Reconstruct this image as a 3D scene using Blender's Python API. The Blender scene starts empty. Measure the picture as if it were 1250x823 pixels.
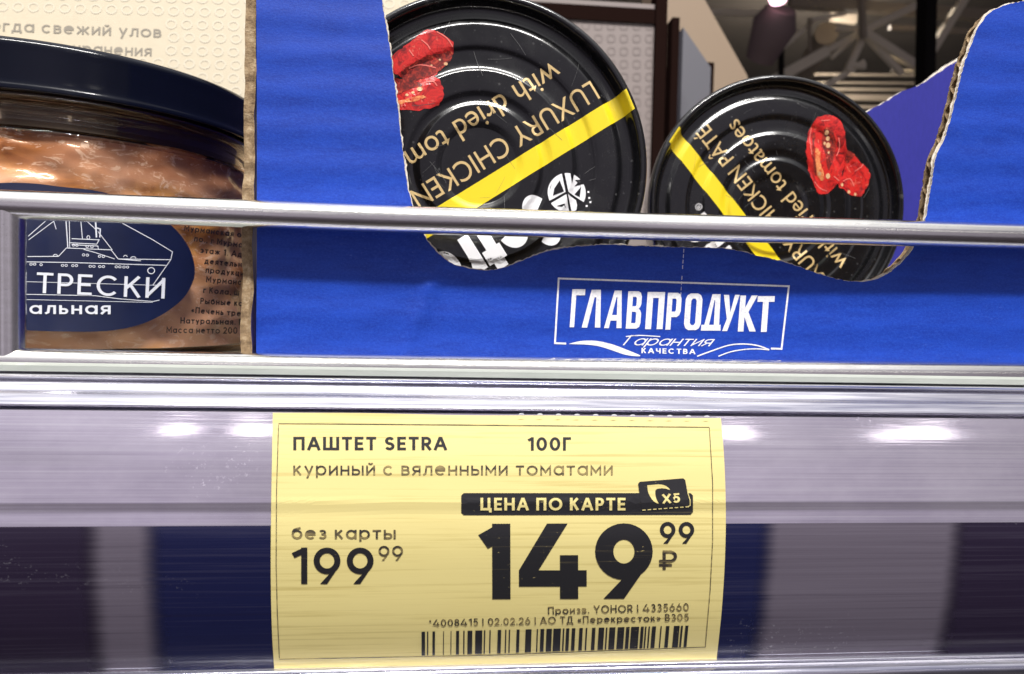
import bpy, bmesh, math, random
from mathutils import Vector, Matrix, noise
from mathutils.geometry import delaunay_2d_cdt

random.seed(7)
SC = bpy.context.scene
COL = SC.collection
S = 0.001                      # everything below is written in millimetres
EYE = Vector((0, 0, 1450.0))   # camera position, mm

# ------------------------------------------------------------------ camera
W, H, F = 1250.0, 823.0, 903.0
cx_ = Vector((9715, 184, 903)).normalized()            # shelf axis seen from the camera (right, down, forward)
cz_ = Vector(((0.035 * cx_.z + 0.9991 * cx_.y) / cx_.x, -0.9991, -0.035))
cz_ = (cz_ - cx_ * cz_.dot(cx_)).normalized()
cy_ = cz_.cross(cx_).normalized()
RIGHT = Vector((cx_.x, cy_.x, cz_.x))
DOWN = Vector((cx_.y, cy_.y, cz_.y))
FWD = Vector((cx_.z, cy_.z, cz_.z))
cam_d = bpy.data.cameras.new('camera')
cam = bpy.data.objects.new('camera', cam_d)
COL.objects.link(cam)
SC.camera = cam
cam_d.sensor_width = 36.0
cam_d.lens = 36.0 * F / W
cam_d.clip_start = 0.01
cam_d.clip_end = 100.0
cam_d.dof.use_dof = True
cam_d.dof.focus_distance = 0.152
cam_d.dof.aperture_fstop = 30.0
m = Matrix.Identity(4)
for i in range(3):
    m[i][0] = RIGHT[i]; m[i][1] = -DOWN[i]; m[i][2] = -FWD[i]; m[i][3] = EYE[i] * S
cam.matrix_world = m

# ------------------------------------------------------------------ world: the dim hall around the shelf
wd = bpy.data.worlds.new('World')
SC.world = wd
wd.use_nodes = True
nt = wd.node_tree
nt.nodes.clear()
def N(t, kind, **kw):
    n = t.nodes.new(kind)
    for k, v in kw.items():
        setattr(n, k, v)
    return n
def math_n(t, op, a, b=None, clamp=False):
    n = N(t, 'ShaderNodeMath', operation=op, use_clamp=clamp)
    for i, q in enumerate((a, b)):
        if q is None: continue
        if isinstance(q, (int, float)): n.inputs[i].default_value = q
        else: t.links.new(q, n.inputs[i])
    return n.outputs[0]
def ramp(t, fac, stops, interp='LINEAR'):
    n = N(t, 'ShaderNodeValToRGB')
    n.color_ramp.interpolation = interp
    el = n.color_ramp.elements
    while len(el) > 1: el.remove(el[0])
    for i, (p, c) in enumerate(stops):
        e = el[0] if i == 0 else el.new(p)
        e.position = p
        e.color = (c[0], c[1], c[2], 1) if not isinstance(c, (int, float)) else (c, c, c, 1)
    if fac is not None: t.links.new(fac, n.inputs[0])
    return n.outputs[0]
def mix(t, fac, a, b, mode='MIX'):
    n = N(t, 'ShaderNodeMix', data_type='RGBA', blend_type=mode)
    for sock, q in ((n.inputs[0], fac), (n.inputs[6], a), (n.inputs[7], b)):
        if isinstance(q, (int, float)): sock.default_value = q
        elif isinstance(q, tuple): sock.default_value = (q[0], q[1], q[2], 1)
        else: t.links.new(q, sock)
    return n.outputs[2]
tc = N(nt, 'ShaderNodeTexCoord')
sx = N(nt, 'ShaderNodeSeparateXYZ')
nt.links.new(tc.outputs['Generated'], sx.inputs[0])
el = math_n(nt, 'MULTIPLY_ADD', sx.outputs[2], 0.5)
el.node.inputs[2].default_value = 0.5
def zp(deg): return 0.5 + 0.5 * math.sin(math.radians(deg))
sky = ramp(nt, el, [(0.0, (.40, .37, .34)), (zp(-62), (.22, .20, .20)), (zp(-42), (.06, .05, .055)), (zp(-18), (.15, .125, .155)),
                    (zp(-6), (.52, .47, .57)), (zp(0), (.50, .45, .53)), (zp(14), (.56, .51, .60)),
                    (zp(30), (.74, .71, .78)), (zp(42), (1.35, 1.33, 1.36)), (zp(60), (1.75, 1.74, 1.75)), (1.0, (1.6, 1.6, 1.6))])
xr_ = math_n(nt, 'MULTIPLY_ADD', sx.outputs[0], 0.5); xr_.node.inputs[2].default_value = 0.5
side = ramp(nt, xr_, [(0, .35), (.12, .55), (.22, 1.15), (.34, 1.25), (.44, .85), (.55, .95), (.66, 1.15), (.76, .9), (.86, .4), (1, .3)])
wn = N(nt, 'ShaderNodeTexNoise'); wn.inputs['Scale'].default_value = 3.2; wn.inputs['Detail'].default_value = 3
nt.links.new(tc.outputs['Generated'], wn.inputs['Vector'])
side = mix(nt, 1.0, side, ramp(nt, wn.outputs['Fac'], [(.3, .72), (.7, 1.25)]), 'MULTIPLY')
envc = mix(nt, 1.0, sky, side, 'MULTIPLY')
bg = N(nt, 'ShaderNodeBackground')
nt.links.new(envc, bg.inputs[0])
bg.inputs[1].default_value = .66
nt.links.new(bg.outputs[0], N(nt, 'ShaderNodeOutputWorld').inputs[0])

# ------------------------------------------------------------------ lamps of the hall
def area(name, pos, target, sx_, sy_, power, col=(1, .97, .92)):
    d = bpy.data.lights.new(name, 'AREA')
    d.shape = 'RECTANGLE'; d.size = sx_ * S; d.size_y = sy_ * S
    d.energy = power; d.color = col
    o = bpy.data.objects.new(name, d)
    COL.objects.link(o)
    p = (EYE + Vector(pos)) * S
    o.location = p
    o.rotation_euler = ((EYE + Vector(target)) * S - p).to_track_quat('-Z', 'Y').to_euler()
    return o
area('aisle_lamp', (60, -640, 1500), (0, 150, 0), 1100, 80, 62, (1, .97, .93))
for xx, ww, pw in ((-1756, 150, .6), (-1270, 200, .85), (2101, 200, .8), (3472, 460, 1.5)):
    area('far_lamp', (xx, -4500, 2050), (0, 150, 0), ww, 300, pw, (1, .96, .9))
SC.view_settings.view_transform = 'Standard'
SC.view_settings.look = 'None'
SC.view_settings.exposure = 0.0
SC.view_settings.gamma = 1.0
SC.render.engine = 'CYCLES'

# ------------------------------------------------------------------ helpers: rays, meshes, things
def ray(u, v):
    return (FWD + RIGHT * ((u - W / 2) / F) + DOWN * ((v - H / 2) / F))
def at_y(u, v, y):              # point on the upright plane y (mm in front of the camera)
    d = ray(u, v)
    return d * (y / d.y)
class Thing: pass
def empty(name, label, cat, loc, group=None):
    o = bpy.data.objects.new(name, None)
    COL.objects.link(o)
    o.empty_display_size = 0.01
    o.location = (EYE + Vector(loc)) * S
    o['base'] = [c for c in loc]
    tag(o, label, cat, group)
    return o
def tag(o, label, cat, group=None):
    o['label'] = label; o['category'] = cat
    if group: o['group'] = group
def base_of(p):
    while p is not None:
        if 'base' in p: return Vector(p['base'])
        p = p.parent
    return None
def mk(name, vs, fs, mt, parent=None, smooth=False, fmat=None, base=None):
    b = base_of(parent) if parent else Vector(base if base else (0, 0, 0))
    me = bpy.data.meshes.new(name)
    me.from_pydata([tuple((Vector(v) - b) * S) for v in vs], [], fs)
    for x in (mt if isinstance(mt, (list, tuple)) else [mt]): me.materials.append(x)
    if fmat: me.polygons.foreach_set('material_index', fmat)
    me.polygons.foreach_set('use_smooth', [smooth] * len(me.polygons))
    me.update()
    o = bpy.data.objects.new(name, me)
    COL.objects.link(o)
    if parent: o.parent = parent
    else: o.location = (EYE + b) * S
    return o
def fix_normals(o):
    bm = bmesh.new(); bm.from_mesh(o.data)
    bmesh.ops.recalc_face_normals(bm, faces=bm.faces)
    bm.to_mesh(o.data); bm.free()
    return o
def sharpen(o):                 # flat caps on smooth bodies: keep their rims crisp
    me = o.data
    if any(len(p.vertices) != 4 for p in me.polygons):
        me.polygons.foreach_set('use_smooth', [len(p.vertices) == 4 for p in me.polygons])
    at = {}
    for p in me.polygons:
        for e in p.edge_keys: at.setdefault(e, []).append(p)
    a = me.attributes.get('sharp_edge') or me.attributes.new('sharp_edge', 'BOOLEAN', 'EDGE')
    a.data.foreach_set('value', [any(not p.use_smooth for p in at.get(e.key, ())) or (len(at.get(e.key, ())) == 2 and at[e.key][0].normal.dot(at[e.key][1].normal) < .5) for e in me.edges])
    return o
def structure(o):
    o['kind'] = 'structure'
    return o

class MB:                       # collects geometry for ONE mesh
    def __init__(s): s.v = []; s.f = []; s.m = []
    def add(s, vs, fs, mi=0):
        n = len(s.v)
        s.v += [Vector(a) for a in vs]
        s.f += [tuple(i + n for i in f) for f in fs]
        s.m += [mi] * len(fs)
        return s
    def box(s, a, b, mi=0):
        x0, y0, z0 = a; x1, y1, z1 = b
        vs = [(x0, y0, z0), (x1, y0, z0), (x1, y1, z0), (x0, y1, z0), (x0, y0, z1), (x1, y0, z1), (x1, y1, z1), (x0, y1, z1)]
        return s.add(vs, [(0, 3, 2, 1), (4, 5, 6, 7), (0, 1, 5, 4), (1, 2, 6, 5), (2, 3, 7, 6), (3, 0, 4, 7)], mi)
    def tube(s, pts, r, n=24, mi=0, cap=True):
        pts = [Vector(p) for p in pts]
        rings = []
        for i, p in enumerate(pts):
            t = (pts[min(i + 1, len(pts) - 1)] - pts[max(i - 1, 0)]).normalized()
            a = t.cross(Vector((0, 1, 0)) if abs(t.y) < .8 else Vector((1, 0, 0))).normalized()
            b = t.cross(a)
            rr = r[i] if isinstance(r, (list, tuple)) else r
            rings.append([p + (a * math.cos(k * 2 * math.pi / n) + b * math.sin(k * 2 * math.pi / n)) * rr for k in range(n)])
        vs = [q for g in rings for q in g]
        fs = [(i * n + k, i * n + (k + 1) % n, (i + 1) * n + (k + 1) % n, (i + 1) * n + k) for i in range(len(pts) - 1) for k in range(n)]
        if cap: fs += [tuple(range(n))[::-1], tuple((len(pts) - 1) * n + k for k in range(n))]
        return s.add(vs, fs, mi)
    def bar(s, a, b, w, d, mi=0):   # square bar between two points, width w, depth d along y
        a = Vector(a); b = Vector(b); t = (b - a).normalized()
        y = Vector((0, 1, 0)); side = t.cross(y).normalized() * w / 2; dep = y * d / 2
        vs = [p + sg * side + e * dep for p in (a, b) for sg, e in ((-1, -1), (1, -1), (1, 1), (-1, 1))]
        return s.add(vs, [(0, 1, 2, 3), (7, 6, 5, 4), (0, 4, 5, 1), (1, 5, 6, 2), (2, 6, 7, 3), (3, 7, 4, 0)], mi)
    def build(s, name, mt, parent=None, smooth=False, base=None, fix=True):
        o = mk(name, s.v, s.f, mt, parent, smooth, s.m, base)
        if fix: fix_normals(o)
        return sharpen(o) if smooth else o

_txt = {}
def text2d(body, off=0.0):      # outline font glyphs as 2D triangles, cap height 1, left edge at 0
    key = (body, off)
    if key in _txt: return _txt[key]
    def raw(bd, of):
        c = bpy.data.curves.new('glyphs', 'FONT')
        c.body = bd; c.size = 1.0; c.offset = of; c.resolution_u = 5; c.fill_mode = 'FRONT'
        o = bpy.data.objects.new('glyphs', c); COL.objects.link(o)
        bpy.context.view_layer.update()
        me = o.evaluated_get(bpy.context.evaluated_depsgraph_get()).to_mesh()
        vs = [(v.co.x, v.co.y) for v in me.vertices]; fs = [tuple(p.vertices) for p in me.polygons]
        o.evaluated_get(bpy.context.evaluated_depsgraph_get()).to_mesh_clear()
        bpy.data.objects.remove(o); bpy.data.curves.remove(c)
        return vs, fs
    hv, _ = raw('H', 0.0)
    cap = max(v[1] for v in hv)
    vs, fs = raw(body, off)
    x0 = min(v[0] for v in vs); x1 = max(v[0] for v in vs)
    vs = [((x - x0) / cap, y / cap) for x, y in vs]
    _txt[key] = (vs, fs, (x1 - x0) / cap)
    return _txt[key]
def refine(vs, fs, L):
    bm = bmesh.new()
    bv = [bm.verts.new((a[0], a[1], 0)) for a in vs]
    for f in fs:
        try: bm.faces.new([bv[i] for i in f])
        except ValueError: pass
    bmesh.ops.triangulate(bm, faces=bm.faces)
    for _ in range(9):
        es = [e for e in bm.edges if e.calc_length() > L]
        if not es: break
        bmesh.ops.subdivide_edges(bm, edges=es, cuts=1)
        bmesh.ops.triangulate(bm, faces=[f for f in bm.faces if len(f.verts) > 3])
    bm.verts.index_update()
    out = ([(v.co.x, v.co.y) for v in bm.verts], [tuple(v.index for v in f.verts) for f in bm.faces])
    bm.free()
    return out
class Ink:                      # flat print: 2D shapes laid on a surface by a mapping function
    def __init__(s): s.v = []; s.f = []; s.m = []
    def add(s, vs, fs, mi=0):
        n = len(s.v); s.v += vs; s.f += [tuple(i + n for i in f) for f in fs]; s.m += [mi] * len(fs)
    def text(s, body, x, y, width, cap, right=(1, 0), up=None, off=0.0, mi=0, shear=0.0):
        vs, fs, w = text2d(body, off)
        r = Vector(right).normalized()
        u = Vector(up).normalized() if up else Vector((r.y, -r.x))
        k = width / w
        s.add([(x + r.x * (a * k + shear * b * cap) + u.x * b * cap, y + r.y * (a * k + shear * b * cap) + u.y * b * cap) for a, b in vs], fs, mi)
    def write(s, body, x, y, width, cap, right=(1, 0), up=None, w=.14, mi=0, shear=0.0, gap=.17):
        vs, fs, tw = strokes2d(body, w, gap)
        r = Vector(right).normalized()
        u = Vector(up).normalized() if up else Vector((r.y, -r.x))
        k = (width - shear * cap * 0) / tw if width else cap
        s.add([(x + r.x * (a * k + shear * b * cap) + u.x * b * cap, y + r.y * (a * k + shear * b * cap) + u.y * b * cap) for a, b in vs], fs, mi)
    def poly(s, pts, mi=0):
        r = delaunay_2d_cdt([Vector(p) for p in pts], [], [list(range(len(pts)))], 1, 1e-6)
        s.add([(p.x, p.y) for p in r[0]], [tuple(f) for f in r[2]], mi)
    def line(s, pts, w, mi=0, closed=False):
        P = [Vector(p) for p in pts]
        n = len(P); L = []; Rr = []
        for i, p in enumerate(P):
            a = P[i - 1] if (i > 0 or closed) else None
            b = P[(i + 1) % n] if (i < n - 1 or closed) else None
            t1 = (p - a).normalized() if a is not None else None
            t2 = (b - p).normalized() if b is not None else None
            if t1 is None: t1 = t2
            if t2 is None: t2 = t1
            nn = Vector((-(t1 + t2).y, (t1 + t2).x))
            if nn.length < 1e-4: nn = Vector((-t1.y, t1.x))
            nn.normalize()
            c = max(.4, nn.dot(Vector((-t1.y, t1.x))))
            ww = w[i] if isinstance(w, (list, tuple)) else w
            L.append(p + nn * ww / 2 / c); Rr.append(p - nn * ww / 2 / c)
        vs = [(q.x, q.y) for q in L + Rr]
        fs = [(i, (i + 1) % n, n + (i + 1) % n, n + i) for i in range(n if closed else n - 1)]
        s.add(vs, fs, mi)
    def build(s, name, mt, parent, fn, L, face_dir=(0, -1, 0)):
        vv = []; ff = []; mm = []
        for mi in sorted(set(s.m)):
            vs, fs = refine(s.v, [f for f, k in zip(s.f, s.m) if k == mi], L)
            used = sorted({i for f in fs for i in f}); ix = {a: i + len(vv) for i, a in enumerate(used)}
            vv += [fn(vs[a][0], vs[a][1]) for a in used]
            for f in fs:
                f = tuple(ix[i] for i in f)
                a, b, c = vv[f[0]], vv[f[1]], vv[f[2]]
                ff.append(f if (b - a).cross(c - a).dot(Vector(face_dir)) > 0 else f[::-1]); mm.append(mi)
        return mk(name, vv, ff, mt, parent, False, mm)
# a plain geometric letter set drawn with strokes: (width, strokes); 'a' items are arcs cx, cy, rx, ry, from, to
def _A(*q): return ('a',) + q
_B = [[(0, 0), (0, 1)], [(0, 1), (.5, 1), _A(.5, .77, .42, .23, 90, -90), (0, .54)], [(0, .54), (.58, .54), _A(.58, .27, .42, .27, 90, -90), (0, 0)]]
_P = [[(0, 0), (0, 1), (.55, 1), _A(.55, .72, .45, .28, 90, -90), (0, .44)]]
_THREE = [[_A(.48, .76, .44, .24, 150, -90)], [_A(.48, .27, .52, .27, 90, -150)], ['n', (.3, .52), (.5, .52)]]
_O = [[_A(.5, .5, .5, .5, 0, 360)]]
_I = [[(0, 1), (0, 0)], ['n', (0, .04), (1, .96)], [(1, 1), (1, 0)]]
_K = [[(0, 0), (0, 1)], ['n', (.05, .42), (.95, 1.08)], ['n', (.32, .62), (1, -.08)]]
_L = [[(0, 0), (.22, .12), (.32, 1), (1, 1), (1, 0)]]
_M = [[(0, 0), (0, 1), (.5, .28), (1, 1), (1, 0)]]
_N = [[(0, 0), (0, 1)], [(1, 0), (1, 1)], ['n', (0, .5), (1, .5)]]
_PI = [[(0, 0), (0, 1), (1, 1), (1, 0)]]
_C = [[_A(.5, .5, .5, .5, 42, 318)]]
_T = [[(0, 1), (1, 1)], [(.5, 0), (.5, 1)]]
_D = [[(.18, 0), (.32, 1), (.84, 1), (.84, 0)], [(0, -.2), (0, 0), (1, 0), (1, -.2)]]
_SH = [[(0, 1), (0, 0), (1, 0), (1, 1)], [(.5, 0), (.5, 1)]]
_CE = [[(0, 1), (0, 0), (1, 0), (1, -.2)], [(.84, 0), (.84, 1)]]
_CH = [[(0, 1), (0, .72), _A(.4, .68, .4, .26, 180, 270), (1, .42)], [(1, 0), (1, 1)]]
_X = [[(0, 0), (1, 1)], [(0, 1), (1, 0)]]
_E = [[(1, 1), (0, 1), (0, 0), (1, 0)], [(0, .5), (.88, .5)]]
_S = [[_A(.5, .75, .46, .25, 25, 270), _A(.5, .25, .5, .25, 90, -155)]]
CAPS = {'А': (.80, [[(0, 0), (.44, 1), (.56, 1), (1, 0)], ['n', (.2, .3), (.8, .3)]]), 'В': (.60, _B), 'Г': (.50, [[(0, 0), (0, 1), (1, 1)]]), 'Д': (.8, _D), 'Е': (.54, _E), 'И': (.72, _I), 'К': (.64, _K), 'Л': (.74, _L), 'М': (.84, _M),
 'Н': (.72, _N), 'О': (.94, _O), 'П': (.70, _PI), 'Р': (.58, _P), 'С': (.86, _C), 'Т': (.62, _T), 'Ц': (.78, _CE), 'Ч': (.64, _CH), 'Ш': (1.0, _SH), 'X': (.68, _X), 'S': (.60, _S), 'R': (.60, _P + [[(.45, .44), (1, 0)]]),
 'Y': (.72, [[(0, 1), (.5, .42), (1, 1)], [(.5, .42), (.5, 0)]]), '0': (.66, _O), '1': (.40, [[(1, 0), (1, 1)], ['n', (-.16, .83), (1, 1.0)]]), '2': (.58, [[_A(.5, .71, .5, .29, 170, -38), (0, 0), (1, 0)]]), '3': (.56, _THREE),
 '4': (.80, 'FOUR'), '5': (.58, [[(.9, 1), (.16, 1), (.08, .52), _A(.46, .32, .54, .32, 135, -145)]]), '6': (.64, [[_A(.5, .34, .5, .34, 0, 360)], 'LEG6']),
 '7': (.6, [[(0, 1), (1, 1), (.3, 0)]]), '8': (.6, [[_A(.5, .76, .42, .24, 0, 360)], [_A(.5, .27, .5, .27, 0, 360)]]), '9': (.68, [[_A(.5, .66, .5, .34, 0, 360)], 'LEG9']),
 '₽': (.8, [[(.24, 0), (.24, 1), (.62, 1), _A(.62, .72, .38, .28, 90, -90), (0, .44)], [(0, .2), (.66, .2)]]), '*': (.3, [['n', (.5, .62), (.5, 1.0)], ['n', (0, .71), (1, .91)], ['n', (0, .91), (1, .71)]]), '|': (.1, [['n', (.5, -.15), (.5, 1.05)]]),
 '.': (.12, [['n', (.5, -.07), (.5, .10)]]), ',': (.12, [['n', (.6, .1), (.2, -.2)]]), '«': (.5, [['n', (.45, .62), (.05, .36), (.45, .1)], ['n', (1, .62), (.6, .36), (1, .1)]]), '»': (.5, [['n', (0, .62), (.4, .36), (0, .1)], ['n', (.55, .62), (.95, .36), (.55, .1)]])}
for a_, b_ in zip('AEHOTBXP', 'АЕНОТВXР'): CAPS[a_] = CAPS[b_]
CAPS['Х'] = CAPS['X']
LOW = {'а': (.68, _O + [[(1, 0), (1, 1)]]), 'б': (.68, _O + [['n', (0, .5), (.03, .85), (.16, 1.12), (.42, 1.25), (.92, 1.38)]]), 'в': (.54, _B), 'г': (.44, [[(0, 0), (0, 1), (1, 1)]]), 'д': (.7, _D), 'е': (.70, [['n', (.02, .5), (1, .5), _A(.5, .5, .5, .5, 0, 312)]]),
 'ж': (.9, [[(.5, 0), (.5, 1)], ['n', (0, 1.05), (.36, .52), (0, -.05)], ['n', (1, 1.05), (.64, .52), (1, -.05)], ['n', (.36, .52), (.64, .52)]]), 'з': (.5, _THREE), 'и': (.58, _I), 'й': (.58, _I + [[_A(.5, 1.48, .24, .2, 190, 350)]]), 'к': (.54, _K), 'л': (.6, _L), 'м': (.70, _M), 'н': (.58, _N), 'о': (.72, _O),
 'п': (.56, _PI), 'р': (.68, _O + [[(0, -.34), (0, 1)]]), 'с': (.66, _C), 'т': (.54, _T), 'у': (.6, [['n', (1, 1.08), (.28, -.48)], ['n', (0, 1.08), (.56, .1)]]), 'х': (.56, _X), 'ц': (.62, _CE), 'ч': (.52, _CH), 'ш': (.8, _SH),
 'ы': (.76, [[(0, 1), (0, 0), (.38, 0), _A(.38, .29, .28, .29, -90, 90), (0, .58)], [(1, 0), (1, 1)]]), 'ь': (.5, [[(0, 1), (0, 0), (.55, 0), _A(.55, .29, .45, .29, -90, 90), (0, .58)]]), 'э': (.6, [[_A(.44, .5, .56, .5, 140, -140)], ['n', (.3, .5), (1, .5)]]),
 'я': (.54, [[(1, 0), (1, 1), (.45, 1), _A(.45, .71, .45, .29, 90, 270), (1, .42)], [(.45, .42), (0, 0)]]), 't': (.46, [[(.4, 1.35), (.4, .1)], ['n', (.4, .06), (1.05, .06)], [(0, 1), (1, 1)]]), 'r': (.44, [[(0, 0), (0, 1)], [_A(.75, .45, .75, .55, 180, 70)]])}
LOW['a'] = LOW['а']; LOW['e'] = LOW['е']
XH = .70
_st = {}
def strokes2d(body, w=.14, gap=.17):
    key = (body, w, gap)
    if key in _st: return _st[key]
    V = []; Fc = []; x0 = 0.0
    for ch in body:
        if ch == ' ': x0 += .36; continue
        (A, sts), h = (CAPS[ch], 1.0) if ch in CAPS else (LOW[ch], XH)
        A = max(A, w * 1.02)
        quads = []
        def box_quads(*qs):
            for q in qs: quads.append([Vector((x0 + a * A, b_)) for a, b_ in q])
        tx = 1.13 * w / A
        if sts == 'FOUR':
            box_quads([(0, .165), (1, .165), (1, .165 + w), (0, .165 + w)], [(0, .165 + w), (tx * .95, .165 + w), (.72, 1), (.72 - tx, 1)], [(.74 - w / A / 2, 0), (.74 + w / A / 2, 0), (.74 + w / A / 2, .58), (.74 - w / A / 2, .58)])
            sts = []
        for st in sts:
            if st == 'LEG9': box_quads([(.50 - tx, 0), (.50, 0), (.985, .53), (.985 - tx * .95, .40)]); continue
            if st == 'LEG6': box_quads([(.50, 1), (.50 + tx, 1), (.015 + tx * .95, .60), (.015, .47)]); continue
            ext = True
            if st[0] == 'n': ext = False; st = st[1:]
            pts = []
            for it in st:
                if it[0] == 'a':
                    _, cx, cy, rx, ry, a0, a1 = it
                    k = max(6, int(abs(a1 - a0) / 11))
                    pts += [(cx + rx * math.cos(math.radians(a0 + (a1 - a0) * i / k)), cy + ry * math.sin(math.radians(a0 + (a1 - a0) * i / k))) for i in range(k + 1)]
                else: pts.append(it)
            P = [Vector((x0 + w / 2 + p[0] * (A - w), w / 2 + p[1] * (h - w))) for p in pts]
            P = [p for i, p in enumerate(P) if i == 0 or (p - P[i - 1]).length > 1e-4]
            closed = len(P) > 3 and (P[0] - P[-1]).length < 1e-3
            if closed: P = P[:-1]
            elif ext:
                if st[0][0] != 'a': P[0] = P[0] + (P[0] - P[1]).normalized() * w / 2
                if st[-1][0] != 'a': P[-1] = P[-1] + (P[-1] - P[-2]).normalized() * w / 2
            k_ = Ink(); k_.line([tuple(p) for p in P], w, closed=closed)
            quads += [[Vector(k_.v[i]) for i in f] for f in k_.f]
        pts = []; fcs = []
        for q in quads:
            if sum(q[i - 1].x * q[i].y - q[i].x * q[i - 1].y for i in range(4)) < 0: q = q[::-1]
            fcs.append(list(range(len(pts), len(pts) + 4))); pts += q
        r = delaunay_2d_cdt(pts, [], fcs, 1, 1e-5)
        n0 = len(V)
        V += [(p.x, p.y) for p in r[0]]; Fc += [tuple(i + n0 for i in f) for f, src in zip(r[2], r[5]) if src]
        x0 += A + gap
    lo = min(v[0] for v in V); hi = max(v[0] for v in V)
    V = [(x - lo, y) for x, y in V]
    _st[key] = (V, Fc, hi - lo)
    return _st[key]
def circ(cx, cy, rx, ry=None, n=40, a0=0, a1=360):
    ry = ry or rx
    return [(cx + rx * math.cos(math.radians(a0 + (a1 - a0) * i / (n if a1 - a0 == 360 else n - 1))), cy + ry * math.sin(math.radians(a0 + (a1 - a0) * i / (n if a1 - a0 == 360 else n - 1)))) for i in range(n)]
def dense(pts, step, jit=0.0, closed=False):
    out = []
    n = len(pts)
    for i in range(n if closed else n - 1):
        a = Vector(pts[i]); b = Vector(pts[(i + 1) % n]); k = max(1, int((b - a).length / step))
        for j in range(k):
            p = a.lerp(b, j / k)
            if jit: p = p + Vector((random.uniform(-jit, jit), random.uniform(-jit, jit)))
            out.append((p.x, p.y))
    if not closed: out.append(tuple(pts[-1]))
    return out
def smooth_path(pts, n=6):      # Catmull-Rom
    out = []
    P = [Vector(p) for p in pts]
    for i in range(len(P) - 1):
        p0 = P[max(i - 1, 0)]; p1 = P[i]; p2 = P[i + 1]; p3 = P[min(i + 2, len(P) - 1)]
        for j in range(n):
            t = j / n
            q = 0.5 * ((2 * p1) + (p2 - p0) * t + (2 * p0 - 5 * p1 + 4 * p2 - p3) * t * t + (3 * p1 - p0 - 3 * p2 + p3) * t ** 3)
            out.append((q.x, q.y))
    out.append(tuple(pts[-1]))
    return out

# ------------------------------------------------------------------ materials
def pm(name, col=(.5, .5, .5), rough=.5, metal=0.0, coat=0.0, coat_rough=.1, spec=.5, emit=None, estr=1.0):
    mt = bpy.data.materials.new(name); mt.use_nodes = True
    b = mt.node_tree.nodes['Principled BSDF']
    b.inputs['Base Color'].default_value = (*col, 1)
    b.inputs['Roughness'].default_value = rough
    b.inputs['Metallic'].default_value = metal
    b.inputs['Coat Weight'].default_value = coat
    b.inputs['Coat Roughness'].default_value = coat_rough
    b.inputs['Specular IOR Level'].default_value = spec
    if emit:
        b.inputs['Emission Color'].default_value = (*emit, 1); b.inputs['Emission Strength'].default_value = estr
    return mt, mt.node_tree, b
def coords(t, scale):
    c = N(t, 'ShaderNodeTexCoord'); mp = N(t, 'ShaderNodeMapping')
    mp.inputs['Scale'].default_value = tuple(1000.0 * k for k in scale)
    t.links.new(c.outputs['Object'], mp.inputs[0])
    return mp.outputs[0]
def noise_n(t, vec, scale=1.0, detail=3.0, rough=.55, dist=0.0):
    n = N(t, 'ShaderNodeTexNoise'); n.inputs['Scale'].default_value = scale
    n.inputs['Detail'].default_value = detail; n.inputs['Roughness'].default_value = rough; n.inputs['Distortion'].default_value = dist
    t.links.new(vec, n.inputs['Vector'])
    return n.outputs['Fac']
def bump(t, b, hgt, strength, dist, sock='Normal', prev=None):
    n = N(t, 'ShaderNodeBump'); n.inputs['Strength'].default_value = strength; n.inputs['Distance'].default_value = dist * S
    t.links.new(hgt, n.inputs['Height'])
    if prev is not None: t.links.new(prev, n.inputs['Normal'])
    if b is not None: t.links.new(n.outputs[0], b.inputs[sock])
    return n.outputs[0]

# blue printed corrugated board: fibres, flute bands
M_BLUE, t, b = pm('blue_board', (.012, .06, .55), .52, spec=.34)
v = coords(t, (.12, .12, .55)); n1 = noise_n(t, v, 1, 4, .6)
v2 = coords(t, (1.6, 1.6, 2.6)); n2 = noise_n(t, v2, 1, 4, .75)
v3 = coords(t, (5, 5, 5)); n3 = noise_n(t, v3, 1, 2, .8)
c1 = mix(t, ramp(t, n1, [(.3, 0), (.7, 1)]), (.003, .033, .31), (.007, .055, .44))
c1 = mix(t, ramp(t, n2, [(.42, 0), (.75, .6)]), c1, (.024, .095, .53))
c1 = mix(t, ramp(t, n3, [(.3, .35), (.6, 0)]), c1, (.003, .018, .22))
sc1 = noise_n(t, coords(t, (.7, .7, 2.2)), 1, 5, .8); sc2 = noise_n(t, coords(t, (.035, .035, .05)), 1, 2, .5)
c1 = mix(t, math_n(t, 'MULTIPLY', ramp(t, sc1, [(.60, 0), (.72, .8)]), ramp(t, sc2, [(.48, 0), (.68, .8)])), c1, (.10, .19, .62))
t.links.new(c1, b.inputs['Base Color'])
wv = N(t, 'ShaderNodeTexWave', wave_type='BANDS', bands_direction='Z'); wv.inputs['Scale'].default_value = .042
wv.inputs['Distortion'].default_value = 1.2; wv.inputs['Detail'].default_value = 2
t.links.new(coords(t, (1, 1, 1)), wv.inputs['Vector'])
p = bump(t, None, wv.outputs['Fac'], .25, .5)
bump(t, b, n2, .18, .25, prev=p)

M_BLUESHADE, t, b = pm('shaded_blue_board', (.035, .035, .40), .5)  # same blue board, with the violet of its shade put into the colour
n2 = noise_n(t, coords(t, (1.2, 1.2, .25)), 1, 4, .7)
t.links.new(mix(t, n2, (.012, .014, .18), (.027, .026, .29)), b.inputs['Base Color'])

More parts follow.
